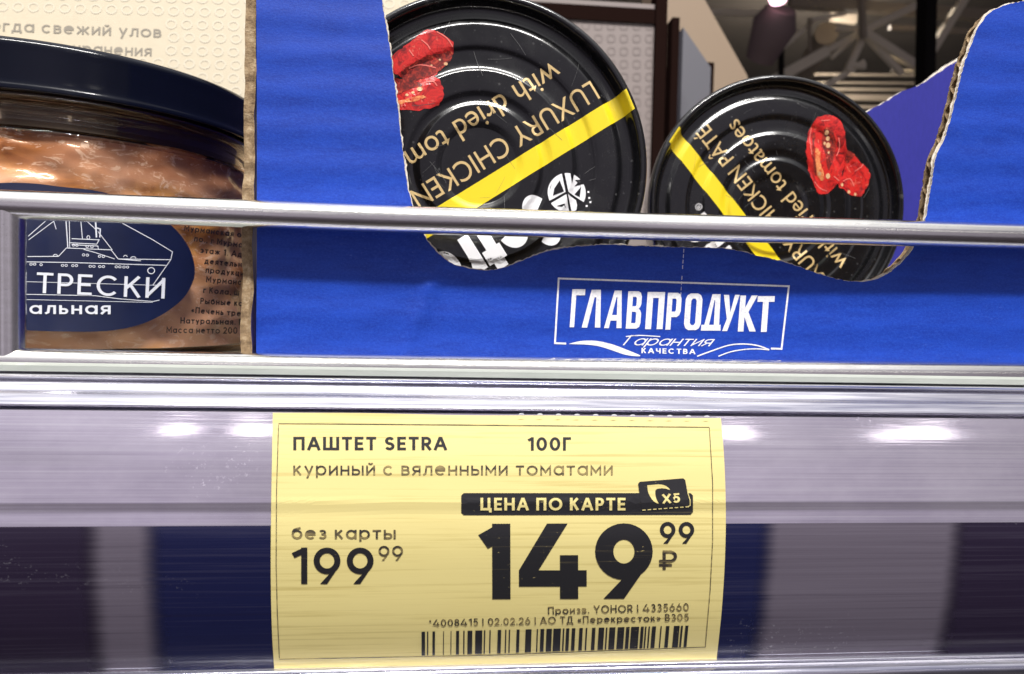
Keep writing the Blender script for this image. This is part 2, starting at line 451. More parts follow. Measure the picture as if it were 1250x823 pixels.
M_TAN, t, b = pm('raw_cardboard', (.36, .25, .14), .85)
n1 = noise_n(t, coords(t, (.6, .6, .6)), 1, 5, .7)
t.links.new(ramp(t, n1, [(.25, (.09, .05, .025)), (.5, (.28, .19, .10)), (.75, (.50, .39, .25))]), b.inputs['Base Color'])
bump(t, b, noise_n(t, coords(t, (2, 2, 2)), 1, 3, .7), .6, .3)
M_TORN, t, b = pm('torn_paper', (.6, .54, .45), .9)
n1 = noise_n(t, coords(t, (1.2, 1.2, 1.2)), 1, 4, .7)
t.links.new(ramp(t, n1, [(.3, (.30, .22, .14)), (.48, (.68, .62, .53)), (.75, (.80, .77, .72))]), b.inputs['Base Color'])
M_WHITE, t, b = pm('white_ink', (.78, .78, .80), .5)
n1 = noise_n(t, coords(t, (1.5, 1.5, 1.5)), 1, 4, .7)
t.links.new(ramp(t, n1, [(.3, (.6, .61, .68)), (.55, (.82, .82, .83))]), b.inputs['Base Color'])

# bright zinc wire
M_ZINC, t, b = pm('zinc_wire', (.72, .71, .68), .17, 1.0)
n1 = noise_n(t, coords(t, (.5, 2.2, 2.2)), 1, 5, .75)
n2 = noise_n(t, coords(t, (.05, .6, .6)), 1, 3, .6)
t.links.new(mix(t, n2, (.80, .78, .74), (.97, .96, .94)), b.inputs['Base Color'])
t.links.new(ramp(t, n1, [(.3, .09), (.7, .24)]), b.inputs['Roughness'])
gr = noise_n(t, coords(t, (2.2, 5, 5)), 1, 3, .8)
p = bump(t, None, gr, .16, .10)
sp1 = ramp(t, gr, [(.28, .7), (.38, 0)])
bc = b.inputs['Base Color'].links[0].from_socket
t.links.new(mix(t, sp1, bc, (.30, .29, .28)), b.inputs['Base Color'])
bump(t, b, n1, .035, .25, prev=p)

# clear-faced extruded price strip
M_STRIP, t, b = pm('clear_plastic_strip', (.50, .45, .57), .12, 1.0)
fine = noise_n(t, coords(t, (.012, 2.5, 2.5)), 1, 5, .65)
mid = noise_n(t, coords(t, (.03, .35, .35)), 1, 3, .6)
cloud = noise_n(t, coords(t, (.05, .08, .08)), 1, 4, .65)
vor = N(t, 'ShaderNodeTexVoronoi'); vor.inputs['Scale'].default_value = .09
t.links.new(coords(t, (1, 1, 1)), vor.inputs['Vector'])
specks = ramp(t, vor.outputs['Distance'], [(.03, 1), (.045, 0)])
c1 = mix(t, ramp(t, cloud, [(.35, 0), (.7, 1)]), (.60, .55, .67), (.75, .70, .81))
c1 = mix(t, ramp(t, fine, [(.48, 0), (.75, .6)]), c1, (.88, .86, .93))
c1 = mix(t, ramp(t, fine, [(.28, .5), (.44, 0)]), c1, (.42, .38, .48))
t.links.new(c1, b.inputs['Base Color'])
t.links.new(ramp(t, fine, [(.3, .045), (.75, .11)]), b.inputs['Roughness'])
dustn = noise_n(t, coords(t, (1.1, 1.3, 1.3)), 1, 3, .7)
dusta = noise_n(t, coords(t, (.045, .06, .06)), 1, 2, .5)
dd = math_n(t, 'MULTIPLY', ramp(t, dustn, [(.60, 0), (.68, 1)]), ramp(t, dusta, [(.60, 0), (.72, .5)]))
vn = N(t, 'ShaderNodeSeparateColor'); t.links.new(vor.outputs['Color'], vn.inputs[0])
sp = math_n(t, 'MULTIPLY', specks, ramp(t, vn.outputs[0], [(.72, 0), (.74, .8)]))
dd = math_n(t, 'MAXIMUM', dd, sp)
t.links.new(math_n(t, 'SUBTRACT', .80, dd), b.inputs['Metallic'])
p = bump(t, None, fine, .045, .12)
bump(t, b, mid, .025, .5, prev=p)
TINTS = (('navy_reflection', (.006, .007, .035), (.012, .016, .065)), ('plum_reflection', (.014, .009, .022), (.024, .017, .038)), ('smoky_reflection', (.095, .08, .108), (.135, .118, .15)))
def reflection_tint(i, xa, xb):           # painted blurred reflection; its tint fades out over a few millimetres at both ends
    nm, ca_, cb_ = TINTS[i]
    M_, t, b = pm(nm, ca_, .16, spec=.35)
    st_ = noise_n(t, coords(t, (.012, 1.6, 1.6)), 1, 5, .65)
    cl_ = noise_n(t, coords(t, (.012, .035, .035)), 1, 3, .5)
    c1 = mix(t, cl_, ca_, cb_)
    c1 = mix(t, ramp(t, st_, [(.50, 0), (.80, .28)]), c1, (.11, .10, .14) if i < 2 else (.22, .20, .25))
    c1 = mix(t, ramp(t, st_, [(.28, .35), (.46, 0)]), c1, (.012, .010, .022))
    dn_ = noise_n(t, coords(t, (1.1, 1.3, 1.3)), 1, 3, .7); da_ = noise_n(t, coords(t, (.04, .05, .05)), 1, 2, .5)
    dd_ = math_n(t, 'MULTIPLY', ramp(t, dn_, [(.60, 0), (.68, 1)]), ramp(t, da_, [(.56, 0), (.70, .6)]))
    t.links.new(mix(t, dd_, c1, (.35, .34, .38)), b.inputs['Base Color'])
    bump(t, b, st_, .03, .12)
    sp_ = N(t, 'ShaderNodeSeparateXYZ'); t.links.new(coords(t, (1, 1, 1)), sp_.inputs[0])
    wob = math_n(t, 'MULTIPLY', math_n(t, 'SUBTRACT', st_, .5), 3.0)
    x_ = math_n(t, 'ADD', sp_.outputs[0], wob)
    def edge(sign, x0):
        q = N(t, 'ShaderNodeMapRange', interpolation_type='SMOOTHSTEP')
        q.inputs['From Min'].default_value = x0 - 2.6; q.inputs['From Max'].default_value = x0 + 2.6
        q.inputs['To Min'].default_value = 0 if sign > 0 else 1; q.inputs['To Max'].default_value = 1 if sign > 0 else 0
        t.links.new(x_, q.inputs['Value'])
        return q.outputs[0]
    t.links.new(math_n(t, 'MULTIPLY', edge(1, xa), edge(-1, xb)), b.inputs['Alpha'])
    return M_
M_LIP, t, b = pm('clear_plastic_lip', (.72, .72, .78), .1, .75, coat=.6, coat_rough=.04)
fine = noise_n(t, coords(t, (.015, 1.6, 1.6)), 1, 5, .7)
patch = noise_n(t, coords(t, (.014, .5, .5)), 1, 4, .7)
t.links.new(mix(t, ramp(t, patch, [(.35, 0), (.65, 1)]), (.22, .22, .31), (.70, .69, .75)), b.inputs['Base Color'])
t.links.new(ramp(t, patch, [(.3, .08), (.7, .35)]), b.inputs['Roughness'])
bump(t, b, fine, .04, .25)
M_ENAMEL, t, b = pm('white_enamel', (.68, .70, .66), .4)
n1 = noise_n(t, coords(t, (.08, .5, .5)), 1, 4, .6)
t.links.new(mix(t, n1, (.24, .26, .235), (.36, .38, .35)), b.inputs['Base Color'])

# yellow price paper behind glossy film, brushed along its length
M_YEL, t, b = pm('yellow_paper', (.84, .66, .26), .45, coat=.5, coat_rough=.16)
fine = noise_n(t, coords(t, (.02, 1.3, 1.3)), 1, 4, .65)
broad = noise_n(t, coords(t, (.04, .12, .12)), 1, 4, .6)
c1 = mix(t, ramp(t, fine, [(.30, .8), (.47, 0)]), (.74, .63, .255), (.47, .37, .11))
c1 = mix(t, ramp(t, broad, [(.35, 0), (.75, .5)]), c1, (.77, .67, .29))
t.links.new(c1, b.inputs['Base Color'])
bump(t, b, fine, .12, .12, sock='Coat Normal')
bump(t, b, fine, .10, .15)
M_INK, t, b = pm('black_ink', (.012, .012, .014), .45, coat=.5, coat_rough=.2)
n1 = noise_n(t, coords(t, (.02, 1.6, 1.6)), 1, 4, .7)
n2 = noise_n(t, coords(t, (.9, 2.0, 2.0)), 1, 3, .7)
c1 = mix(t, ramp(t, n1, [(.62, 0), (.75, .35)]), (.012, .012, .014), (.35, .28, .12))
c1 = mix(t, ramp(t, n2, [(.68, 0), (.74, .7)]), c1, (.5, .4, .16))
t.links.new(c1, b.inputs['Base Color'])
M_INKFINE, t, b = pm('thin_black_ink', (.05, .04, .025), .5, coat=.5, coat_rough=.2)
n1 = noise_n(t, coords(t, (.15, .8, .8)), 1, 4, .7)
t.links.new(ramp(t, n1, [(.45, (.03, .025, .02)), (.7, (.4, .31, .12))]), b.inputs['Base Color'])

# black lacquered tin
M_TIN, t, b = pm('black_lacquer', (.006, .006, .007), .2, coat=.35, coat_rough=.07, spec=.5)
n1 = noise_n(t, coords(t, (.12, .12, .12)), 1, 5, .65)
n2 = noise_n(t, coords(t, (1.2, 1.2, 1.2)), 1, 4, .75)
t.links.new(ramp(t, n1, [(.3, .10), (.7, .34)]), b.inputs['Roughness'])
vor = N(t, 'ShaderNodeTexVoronoi'); vor.inputs['Scale'].default_value = .28
t.links.new(coords(t, (1, 1, 1)), vor.inputs['Vector'])
d1 = ramp(t, vor.outputs['Distance'], [(.05, .5), (.10, 0)])
d2 = ramp(t, n2, [(.64, 0), (.76, .35)])
c1 = mix(t, d2, (.005, .005, .006), (.18, .18, .18)); c1 = mix(t, d1, c1, (.10, .10, .10))
t.links.new(c1, b.inputs['Base Color'])
bump(t, b, n1, .12, .5)
M_SCRATCH, _, _ = pm('scratched_lacquer', (.10, .10, .10), .4)
M_RIM, t, b = pm('worn_tin_rim', (.02, .02, .022), .2, .4, coat=.8, coat_rough=.08)
n2 = noise_n(t, coords(t, (.35, .35, .35)), 1, 5, .75)
t.links.new(ramp(t, n2, [(.58, (.010, .010, .011)), (.8, (.16, .16, .15))]), b.inputs['Base Color'])
M_STRIPE, t, b = pm('yellow_print', (.80, .62, .015), .32, coat=.5, coat_rough=.12)
M_GOLD, t, b = pm('gold_print', (.62, .45, .21), .38, .15)
M_PRINT, t, b = pm('white_print', (.80, .80, .82), .4, coat=.3)
M_TOM, t, b = pm('dried_tomato_print', (.5, .02, .015), .35, coat=.4)
n1 = noise_n(t, coords(t, (.32, .32, .32)), 1, 5, .65, 1.2)
n2 = noise_n(t, coords(t, (.9, .9, .35)), 1, 4, .7, .8)
c1 = ramp(t, n1, [(.30, (.07, .003, .004)), (.42, (.34, .007, .008)), (.52, (.62, .020, .016)), (.60, (.46, .012, .010)), (.72, (.80, .14, .09))])
c1 = mix(t, ramp(t, n2, [(.62, 0), (.72, .8)]), c1, (.80, .28, .18))
t.links.new(c1, b.inputs['Base Color'])
M_GLEAM, _, _ = pm('pale_red_print', (.75, .16, .13), .4)
M_SEED, _, _ = pm('seed_print', (.66, .38, .20), .4)
M_ORANGE, t, b = pm('orange_flesh_print', (.75, .28, .10), .4)
n1 = noise_n(t, coords(t, (1.2, 1.2, 1.2)), 1, 4, .7)
t.links.new(ramp(t, n1, [(.35, (.55, .06, .02)), (.6, (.80, .33, .12))]), b.inputs['Base Color'])
M_TOMIN, t, b = pm('tomato_flesh_print', (.25, .03, .01), .4)
n1 = noise_n(t, coords(t, (.8, .8, .8)), 1, 4, .7, 1.0)
t.links.new(ramp(t, n1, [(.30, (.03, .004, .004)), (.48, (.16, .010, .008)), (.62, (.40, .03, .015)), (.76, (.66, .22, .10))]), b.inputs['Base Color'])

# jar
M_CAP, t, b = pm('navy_black_cap', (.003, .004, .010), .14, spec=.22, coat=.1, coat_rough=.06)
n1 = noise_n(t, coords(t, (2.4, 2.4, 2.4)), 1, 3, .7)
bump(t, b, n1, .05, .2)
M_LIVER, t, b = pm('liver_in_oil', (.4, .2, .08), .3, coat=1.0, coat_rough=.05)
b.inputs['Subsurface Weight'].default_value = 0.0
n1 = noise_n(t, coords(t, (.05, .05, .075)), 1, 5, .6, .7)
n2 = noise_n(t, coords(t, (.16, .16, .34)), 1, 6, .75, 1.6)
n3 = noise_n(t, coords(t, (.025, .025, .05)), 1, 3, .5, .3)
c1 = ramp(t, n1, [(.30, (.14, .045, .018)), (.42, (.56, .26, .08)), (.52, (.90, .54, .20)), (.66, (.88, .58, .38)), (.8, (.92, .74, .64))])
c1 = mix(t, ramp(t, n3, [(.40, 0), (.54, .92)]), c1, (.78, .53, .42))
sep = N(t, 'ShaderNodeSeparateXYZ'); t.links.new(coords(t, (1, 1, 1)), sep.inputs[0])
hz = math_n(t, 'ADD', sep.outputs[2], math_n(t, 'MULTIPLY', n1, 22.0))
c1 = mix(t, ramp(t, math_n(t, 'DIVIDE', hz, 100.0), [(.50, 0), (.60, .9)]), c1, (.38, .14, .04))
c1 = mix(t, ramp(t, n2, [(.55, 0), (.61, .9)]), c1, (.92, .78, .70))
t.links.new(c1, b.inputs['Base Color'])
bump(t, b, n2, .16, 1.2)
M_GLASS = bpy.data.materials.new('jar_glass'); M_GLASS.use_nodes = True
t = M_GLASS.node_tree; t.nodes.clear()
tr = N(t, 'ShaderNodeBsdfTransparent'); tr.inputs[0].default_value = (.90, .80, .70, 1)
gl = N(t, 'ShaderNodeBsdfGlossy'); gl.inputs['Roughness'].default_value = .03
lw = N(t, 'ShaderNodeLayerWeight'); lw.inputs[0].default_value = .5
fr = math_n(t, 'MULTIPLY_ADD', math_n(t, 'POWER', lw.outputs['Facing'], 4.5), .45).node
fr.inputs[2].default_value = .035
ms = N(t, 'ShaderNodeMixShader')
t.links.new(fr.outputs[0], ms.inputs[0]); t.links.new(tr.outputs[0], ms.inputs[1]); t.links.new(gl.outputs[0], ms.inputs[2])
t.links.new(ms.outputs[0], N(t, 'ShaderNodeOutputMaterial').inputs[0])
M_OIL, _, _ = pm('dark_oil', (.035, .017, .008), .15, coat=1.0, coat_rough=.04)
M_NAVY, t, b = pm('navy_label', (.008, .012, .045), .35, coat=.5, coat_rough=.15)
n1 = noise_n(t, coords(t, (.06, .06, .06)), 1, 3, .6)
t.links.new(mix(t, n1, (.006, .008, .022), (.010, .018, .07)), b.inputs['Base Color'])
M_SILVER, _, _ = pm('silver_print', (.72, .74, .80), .45)
M_JTEXT, _, _ = pm('dark_print', (.02, .012, .012), .5)

# carton and hall
M_CREAM, t, b = pm('cream_card', (.78, .68, .48), .6)
n1 = noise_n(t, coords(t, (.3, .3, .3)), 1, 3, .6)
t.links.new(mix(t, n1, (.64, .56, .41), (.71, .63, .475)), b.inputs['Base Color'])
M_CREAMDOT, _, _ = pm('pale_cream_print', (.705, .64, .50), .6)
M_GREYTX, _, _ = pm('grey_print', (.30, .27, .22), .6)
M_PANEL, t, b = pm('grey_partition', (.215, .178, .168), .6)
M_PANELDOT, _, _ = pm('ring_print', (.17, .138, .13), .6)
M_POST, _, _ = pm('brown_black_post', (.012, .006, .005), .9, spec=.0)
M_SLATE, _, _ = pm('slate_panel', (.10, .098, .115), .6)
M_PEACH, _, _ = pm('beige_beam', (.27, .195, .13), .6)
M_CEIL, t, b = pm('dark_ceiling', (.05, .043, .036), .9)
n1 = noise_n(t, coords(t, (.001, .001, .001)), 1, 4, .6)
t.links.new(mix(t, n1, (.03, .025, .02), (.11, .093, .075)), b.inputs['Base Color'])
M_TRUSS, t, b = pm('grey_steel', (.56, .50, .39), .6)
M_TRUSSD, t, b = pm('dim_steel', (.24, .20, .15), .7)
M_BLACKS, _, _ = pm('black_steel', (.006, .005, .005), .8, spec=.1)
M_DUCT, _, _ = pm('olive_duct', (.22, .18, .13), .6)
M_LAMP, _, _ = pm('lit_lamp', (1, .9, .95), .5, emit=(1, .62, .74), estr=5)
M_HOUS, _, _ = pm('lamp_housing', (.12, .08, .08), .7)

# ------------------------------------------------------------------ shelf and its price channel
WIRE_Y = 150.0
XL, XR = -420.0, 520.0
def zmid(v, y): return at_y(625, v, y).z
shelf_top = zmid(453, 158)
lipz0, lipz1 = zmid(451.5, 146.5), zmid(463.5, 146.5)
sh = empty('shelf', 'white enamelled shelf board with a thin pale front edge above the price strip', 'shelf', (0, 300, shelf_top))
mb = MB(); mb.box((XL, 149, shelf_top - 2.2), (XR, 520, shelf_top)); mb.build('shelf_deck', M_ENAMEL, sh)
prof = [(149, shelf_top - 2.3), (147.2, lipz0), (146.4, lipz0 - .5), (146.2, lipz1 + .4), (147.5, lipz1), (158, lipz1), (158, shelf_top - 2.3)]
def extrude(prof, x0, x1, close=True, seg=1):
    n = len(prof); k = seg + 1
    vs = [(x0 + (x1 - x0) * i / seg, y, z) for i in range(k) for y, z in prof]
    fs = [(i * n + j, (i + 1) * n + j, (i + 1) * n + (j + 1) % n, i * n + (j + 1) % n) for i in range(seg) for j in range(n if close else n - 1)]
    if close: fs += [tuple(range(n))[::-1], tuple(seg * n + j for j in range(n))]
    return vs, fs
v_, f_ = extrude(prof, XL, XR); fix_normals(mk('front_edge', v_, f_, M_ENAMEL, sh))

ch = empty('price_channel', 'long lavender grey plastic price strip running along the shelf edge behind the yellow tag', 'price strip', (0, 150, zmid(850, 136)))
face_px = smooth_path([(506, 136.2), (535, 134.9), (565, 133.8), (598, 133.0), (606, 132.82), (612, 132.66), (618, 132.68), (626, 132.70), (638, 132.55), (660, 132.45), (690, 132.7), (735, 133.5), (770, 134.6), (812, 136.6)], 8)
face = [(y, zmid(v, y)) for v, y in face_px]
def face_y(z):
    if z >= face[0][1]: return face[0][0]
    for (y0, z0), (y1, z1) in zip(face, face[1:]):
        if z <= z0 and z >= z1: return y0 + (y1 - y0) * (z0 - z) / (z0 - z1)
    return face[-1][0]
def on_face(u, v, off=0.0):
    y = 134.0
    for _ in range(14): y = face_y(at_y(u, v, y).z) - off
    return at_y(u, v, y)
v_, f_ = extrude(face + [(y + 1.6, z) for y, z in face[::-1]], XL, XR)
sharpen(fix_normals(mk('strip_face', v_, f_, M_STRIP, ch, True)))
# thin sheets painting blurred dark reflections onto the strip's lower half, with pale gaps
refl_px = [(-700, 113, .0), (187, 932, 1.0), (1162, 1900, .3)]
zrow = [zmid(640.5 + i * .62, 132.5) for i in range(300)]
def reflection_sheet(xa, xb, off, fr, mt):
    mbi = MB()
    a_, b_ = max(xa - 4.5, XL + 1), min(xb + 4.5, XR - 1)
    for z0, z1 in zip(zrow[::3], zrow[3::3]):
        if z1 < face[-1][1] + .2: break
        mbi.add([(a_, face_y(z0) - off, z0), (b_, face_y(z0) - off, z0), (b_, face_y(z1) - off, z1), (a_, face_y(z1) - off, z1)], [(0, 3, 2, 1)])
    return mbi.build('dark_reflection', mt(xa, xb), ch, False, fix=False)
for (u0, u1, bl) in refl_px:
    reflection_sheet(on_face(u0, 720).x, on_face(u1, 720).x, .10, 1, (lambda xa, xb, i=(0 if bl > .5 else 1): reflection_tint(i, xa, xb)))
reflection_sheet(XL + 1, XR - 1, .05, 0, lambda xa, xb: reflection_tint(2, XL - 50, XR + 50)).name = 'streaked_reflection'
top_px = smooth_path([(464, 150), (464.5, 143.5), (466, 141.4), (469, 140.6), (472, 141.2), (474, 140.2), (478, 139.8), (483, 139.2), (488, 138.2), (494, 137.3), (499, 136.6), (501.5, 136.9), (502.5, 138.2), (504.5, 137.4), (505.5, 137.0)], 5)
top = [(y, zmid(v, y)) for v, y in top_px]
v_, f_ = extrude(top + [(y + 1.5, z - .4) for y, z in top[::-1]], XL, XR)
sharpen(fix_normals(mk('upper_lip', v_, f_, M_LIP, ch, True)))
bot_px = smooth_path([(808, 139), (809.5, 136.2), (811.5, 134.9), (815, 134.4), (818, 135.0), (821, 133.8), (827, 132.8), (835, 132.6), (844, 134.5), (856, 140)], 5)
bot = [(y, zmid(v, y)) for v, y in bot_px]
v_, f_ = extrude(bot + [(y + 1.8, z + .5) for y, z in bot[::-1]], XL, XR)
sharpen(fix_normals(mk('lower_lip', v_, f_, M_LIP, ch, True)))

# wire guard
WR = 2.75
zu, zl = zmid(275.5, WIRE_Y), zmid(452.5, WIRE_Y)
gd = empty('wire_guard', 'bright zinc wire shelf guard with two rails and an upright in front of the tins', 'shelf guard', (0, WIRE_Y, zl))
def bent(px_pts):               # the rails are slightly bent along their length
    P = [at_y(u, v, WIRE_Y) for u, v in smooth_path(px_pts, 5)]
    P = [p for p in P if XL < p.x < XR]
    return [Vector((XL, WIRE_Y, P[0].z))] + P + [Vector((XR, WIRE_Y, P[-1].z))]
MB().tube(bent([(-900, 222), (-400, 234), (0, 249.5), (300, 261), (460, 267.2), (625, 272), (820, 277.5), (1040, 283), (1250, 289), (1700, 300), (2400, 315)]), WR, 40).build('top_rail', M_ZINC, gd, True)
MB().tube(bent([(-900, 428), (-400, 435), (0, 442), (300, 447.5), (625, 452), (940, 455.3), (1250, 458), (1700, 463), (2400, 470)]), WR, 40).build('bottom_rail', M_ZINC, gd, True)
px = at_y(11, 340, WIRE_Y).x
MB().tube([(px, WIRE_Y + .3, zl + 1), (px, WIRE_Y + .3, zl + 8), (px, WIRE_Y + .3, zu - 8), (px, WIRE_Y + .3, zu + .2)], [2.7, 2.7, 2.7, 2.7], 40).build('upright', M_ZINC, gd, True)
px2 = px + 330
MB().tube([(px2, WIRE_Y + .3, zl + 1), (px2, WIRE_Y + .3, zu - 1)], 2.7, 40).build('upright', M_ZINC, gd, True)

# ------------------------------------------------------------------ price tag
tg = empty('price_tag', 'yellow paper price tag with big black 149 99 slotted in the grey price strip', 'price tag', at_y(608, 806, 136))
nick = Ink()
for i in range(11):
    u0 = 636 + i * 22.5
    nick.poly([(u0 + 3.4 * math.cos(math.radians(k * 30)), 505.9 + (u0 - 636) * .0125 - 1.7 * max(0, math.sin(math.radians(k * 30))) - .6) for k in range(0, 7)])
out = ([(u, 503.5 + (u - 333) * .0128 + .5 * math.sin(u / 40)) for u in range(333, 881, 12)] +
       smooth_path([(880, 510.5), (884, 560), (886, 620), (885, 680), (881, 745), (874, 811)], 5) +
       [(u, 811 + (874 - u) * .018) for u in range(862, 340, -12)] +
       smooth_path([(335, 821), (332, 770), (330.5, 700), (331, 620), (332, 560), (333, 505)], 5)[:-1])
nick_mat = M_WHITE
ink = Ink(); ink.poly(out)
def tagpt(off): return lambda u, v: on_face(u, v, off)
ink.build('paper', M_YEL, tg, tagpt(.30), 9)
nick.build('perforation', M_WHITE, tg, lambda u, v: on_face(u, v, .34) + Vector((0, -.8, 0)), 9)
ink = Ink()
ink.write('ПАШТЕТ SETRA', 358, 549.5, 188, 16.2, w=.185)
ink.write('100Г', 644, 550, 53, 16.2, w=.18)
ink.write('149', 584, 731.5, 213, 92, (1, -.003), w=.215, gap=.10)
ink.write('99', 805.5, 663.7, 42, 26.5, w=.17, gap=.14)
ink.write('199', 356, 713, 100, 44.5, w=.155, gap=.16)
R0 = 3
badge = [(563 + R0, 602), (779, 602), (846 - R0, 602), (846, 602 + R0), (846, 628 - R0), (846 - R0, 628.5), (563 + R0, 629), (563, 629 - R0), (563, 602 + R0)]
ink.poly(badge)
ink.build('bold_print', M_INK, tg, tagpt(.38), 9)
ink = Ink()
ink.write('куриный с вяленными томатами', 358, 580, 390, 16.6, w=.115)
ink.write('без карты', 356, 658, 127, 16.0, w=.135)
ink.write('99', 462, 684.3, 30, 18, w=.13)
ink.write('₽', 804.5, 695.5, 22, 23.5, w=.14)
ink.write('Произв. YOHOR | 4335660', 669, 750.2, 172, 9.6, (1, -.025), w=.15)
ink.write('*4008415 | 02.02.26 | АО ТД «Перекресток» В305', 524, 765.3, 317, 8.9, (1, -.0235), w=.15)
ink.line([(340, 517), (600, 519), (866, 521.5)], .9)
ink.line([(866, 522), (870, 590), (870, 660), (867, 720), (861, 790)], .9)
ink.line([(341, 805), (600, 800), (861, 790)], .9)
ink.line([(340, 518), (337.5, 600), (337, 690), (338.5, 750), (341, 804)], .9)
ink.build('fine_print', M_INKFINE, tg, tagpt(.40), 9)
ink = Ink()
bars = '48-62 70-75 92-102 135-138 165-168 187-199 216-221 233-252 264-292 299-304 321-326 354-368 384-389 399-404 430-442 466-490 511-516 526-541 550-572 578-608 616-622 629-642 652-666 682-696 708-714 733-747 760-782 789-795 803-827 836-863 870-884 890-922 929-941 946-952 960-966 974-990 1008-1013 1030-1044 1062-1085 1090-1098 1108-1120'
for s_ in bars.split():
    a, c = (500 + float(k) / 3.29 for k in s_.split('-'))
    def yt(x): return 771.3 - (x - 515) * .0232
    def yb(x): return 800.5 - (x - 515) * .0325
    ln = -2.5 * (a - 515) / 325
    ink.add([(a, yt(a)), (c, yt(c)), (c + ln, yb(c)), (a + ln, yb(a))], [(0, 1, 2, 3)])
ink.build('barcode', M_INK, tg, tagpt(.38), 9)
ink = Ink(); ink.poly([(779, 590.5), (781, 588.2), (834, 584), (836.5, 586), (842, 616), (840, 618.6), (785, 622.8), (783, 621)])
ink.build('card_symbol', M_INK, tg, tagpt(.44), 9)
ink = Ink()
ink.write('ЦЕНА ПО КАРТЕ', 586.5, 623.2, 177, 15.4, w=.19)
ink.write('X5', 808.5, 615, 22, 11.5, (1, -.07), w=.19, gap=.16)
for i in range(9):
    x = 784 + i * 6.6; ink.line([(x, 622.9 - i * .5), (x + 4.2, 622.6 - i * .5)], 1.1)
ink.line([(839.5, 601), (842.5, 611), (842.5, 617), (839.5, 619)], 1.0)
ink.poly(smooth_path([(790, 592.5), (797, 592), (806, 591.5), (813, 593.5), (818, 598), (812, 596.5), (806, 596.3), (800.5, 598), (800, 604), (801.5, 610), (804, 615), (798, 612), (793.5, 606), (791, 600)], 3))
ink.build('reversed_print', M_YEL, tg, tagpt(.50), 9)

# ------------------------------------------------------------------ blue corrugated tray
PY = 153.9
cut_left = [(463, -30), (466, 0), (476, 60), (484, 120), (490, 170), (497, 225), (506, 258), (519, 289), (530, 304), (543, 316), (558, 324), (578, 328.5), (602, 329.5), (628, 322), (655, 311), (690, 302.5), (735, 299),
            (780, 300), (830, 302), (875, 302.5), (905, 307), (935, 315), (965, 322), (990, 331), (1015, 339), (1040, 343.5), (1062, 343), (1085, 333), (1105, 315), (1117, 298), (1124, 282), (1130, 262), (1136, 225), (1142, 190), (1152, 170), (1161, 140), (1169, 108), (1176, 80), (1185, 55), (1195, 32), (1209, 15), (1229, 6), (1262, -1), (1330, -12), (1420, -15)]
cut = dense(smooth_path(cut_left, 5), 2.5, .55)
bottom_px = [(1420, 452), (1100, 452), (800, 452), (500, 452), (313, 452)]
left_px = [(313.8, 300), (313.6, 150), (313, -30)]
def panel_xz(pts, y): return [(at_y(u, v, y).x, at_y(u, v, y).z) for u, v in pts]
def panel_y(x, z):              # gentle warp and a crease of the front board
    c = at_y(512, 385, PY); d = (x - c.x) - (z - c.z) * .36
    g = max(0, 1 - abs(z - c.z) / 16.0)
    crease = -.62 * math.exp(-(d / 1.5) ** 2) * min(1, g * 2)
    c2_ = at_y(1020, 400, PY); d2 = (x - c2_.x) + (z - c2_.z) * .08
    crease += -.22 * math.exp(-(d2 / 1.2) ** 2) * max(0, 1 - abs(z - c2_.z) / 13.0)
    c3_ = at_y(370, 428, PY); d3 = (z - c3_.z) - .12 * (x - c3_.x)
    crease += .30 * math.exp(-(d3 / 1.6) ** 2) * max(0, 1 - abs(x - c3_.x) / 20.0)
    warp = .18 * math.sin(x / 26.0) + .14 * math.sin(z / 15.0 + x / 40.0)
    return PY + crease + warp
def sheet(outline, step, yfn, th, mats, name, parent, rim=0):
    xs = [p[0] for p in outline]; zs = [p[1] for p in outline]
    n = len(outline)
    pts = [Vector(p) for p in outline]
    x = min(xs) + step / 2
    inner = []
    while x < max(xs):
        z = min(zs) + step / 2
        while z < max(zs):
            inner.append(Vector((x + random.uniform(-.2, .2) * step, z + random.uniform(-.2, .2) * step)))
            z += step
        x += step
    r = delaunay_2d_cdt(pts + inner, [], [list(range(n))], 1, 1e-5)
    vs2, fs2 = r[0], r[2]
    N_ = len(vs2)
    vs = [Vector((p.x, yfn(p.x, p.y), p.y)) for p in vs2] + [Vector((p.x, yfn(p.x, p.y) + th, p.y)) for p in vs2]
    fs = []; mi = []
    cnt = {}
    for f in fs2:
        a, b_, c = (vs[i] for i in f[:3])
        f = tuple(f) if (b_ - a).cross(c - a).y < 0 else tuple(f)[::-1]
        fs.append(f); mi.append(0)
        fs.append(tuple(i + N_ for i in f[::-1])); mi.append(1)
        for i in range(len(f)):
            e = (f[i], f[(i + 1) % len(f)])
            cnt[e] = 1
    for (i, j) in cnt:
        if (j, i) not in cnt:
            fs.append((j, i, i + N_, j + N_)); mi.append(2 if len(mats) > 2 else 1)
    o = mk(name, vs, fs, mats, parent, False, mi)
    if name == 'front_panel':
        mats_at = {}
        for p in o.data.polygons:
            for e in p.edge_keys: mats_at.setdefault(e, set()).add(p.material_index)
        at = o.data.attributes.new('sharp_edge', 'BOOLEAN', 'EDGE')
        at.data.foreach_set('value', [len(mats_at.get(e.key, ())) > 1 for e in o.data.edges])
        o.data.polygons.foreach_set('use_smooth', [k == 0 for k in mi])
    return o
tray = empty('cardboard_tray', 'blue corrugated cardboard display tray torn open at the front, holding black tins', 'cardboard tray', (40, 210, shelf_top))
outline = panel_xz(cut + bottom_px + left_px, PY)
front = sheet(outline, 1.5, panel_y, .35, [M_BLUE, M_TAN, M_TORN], 'front_panel', tray)
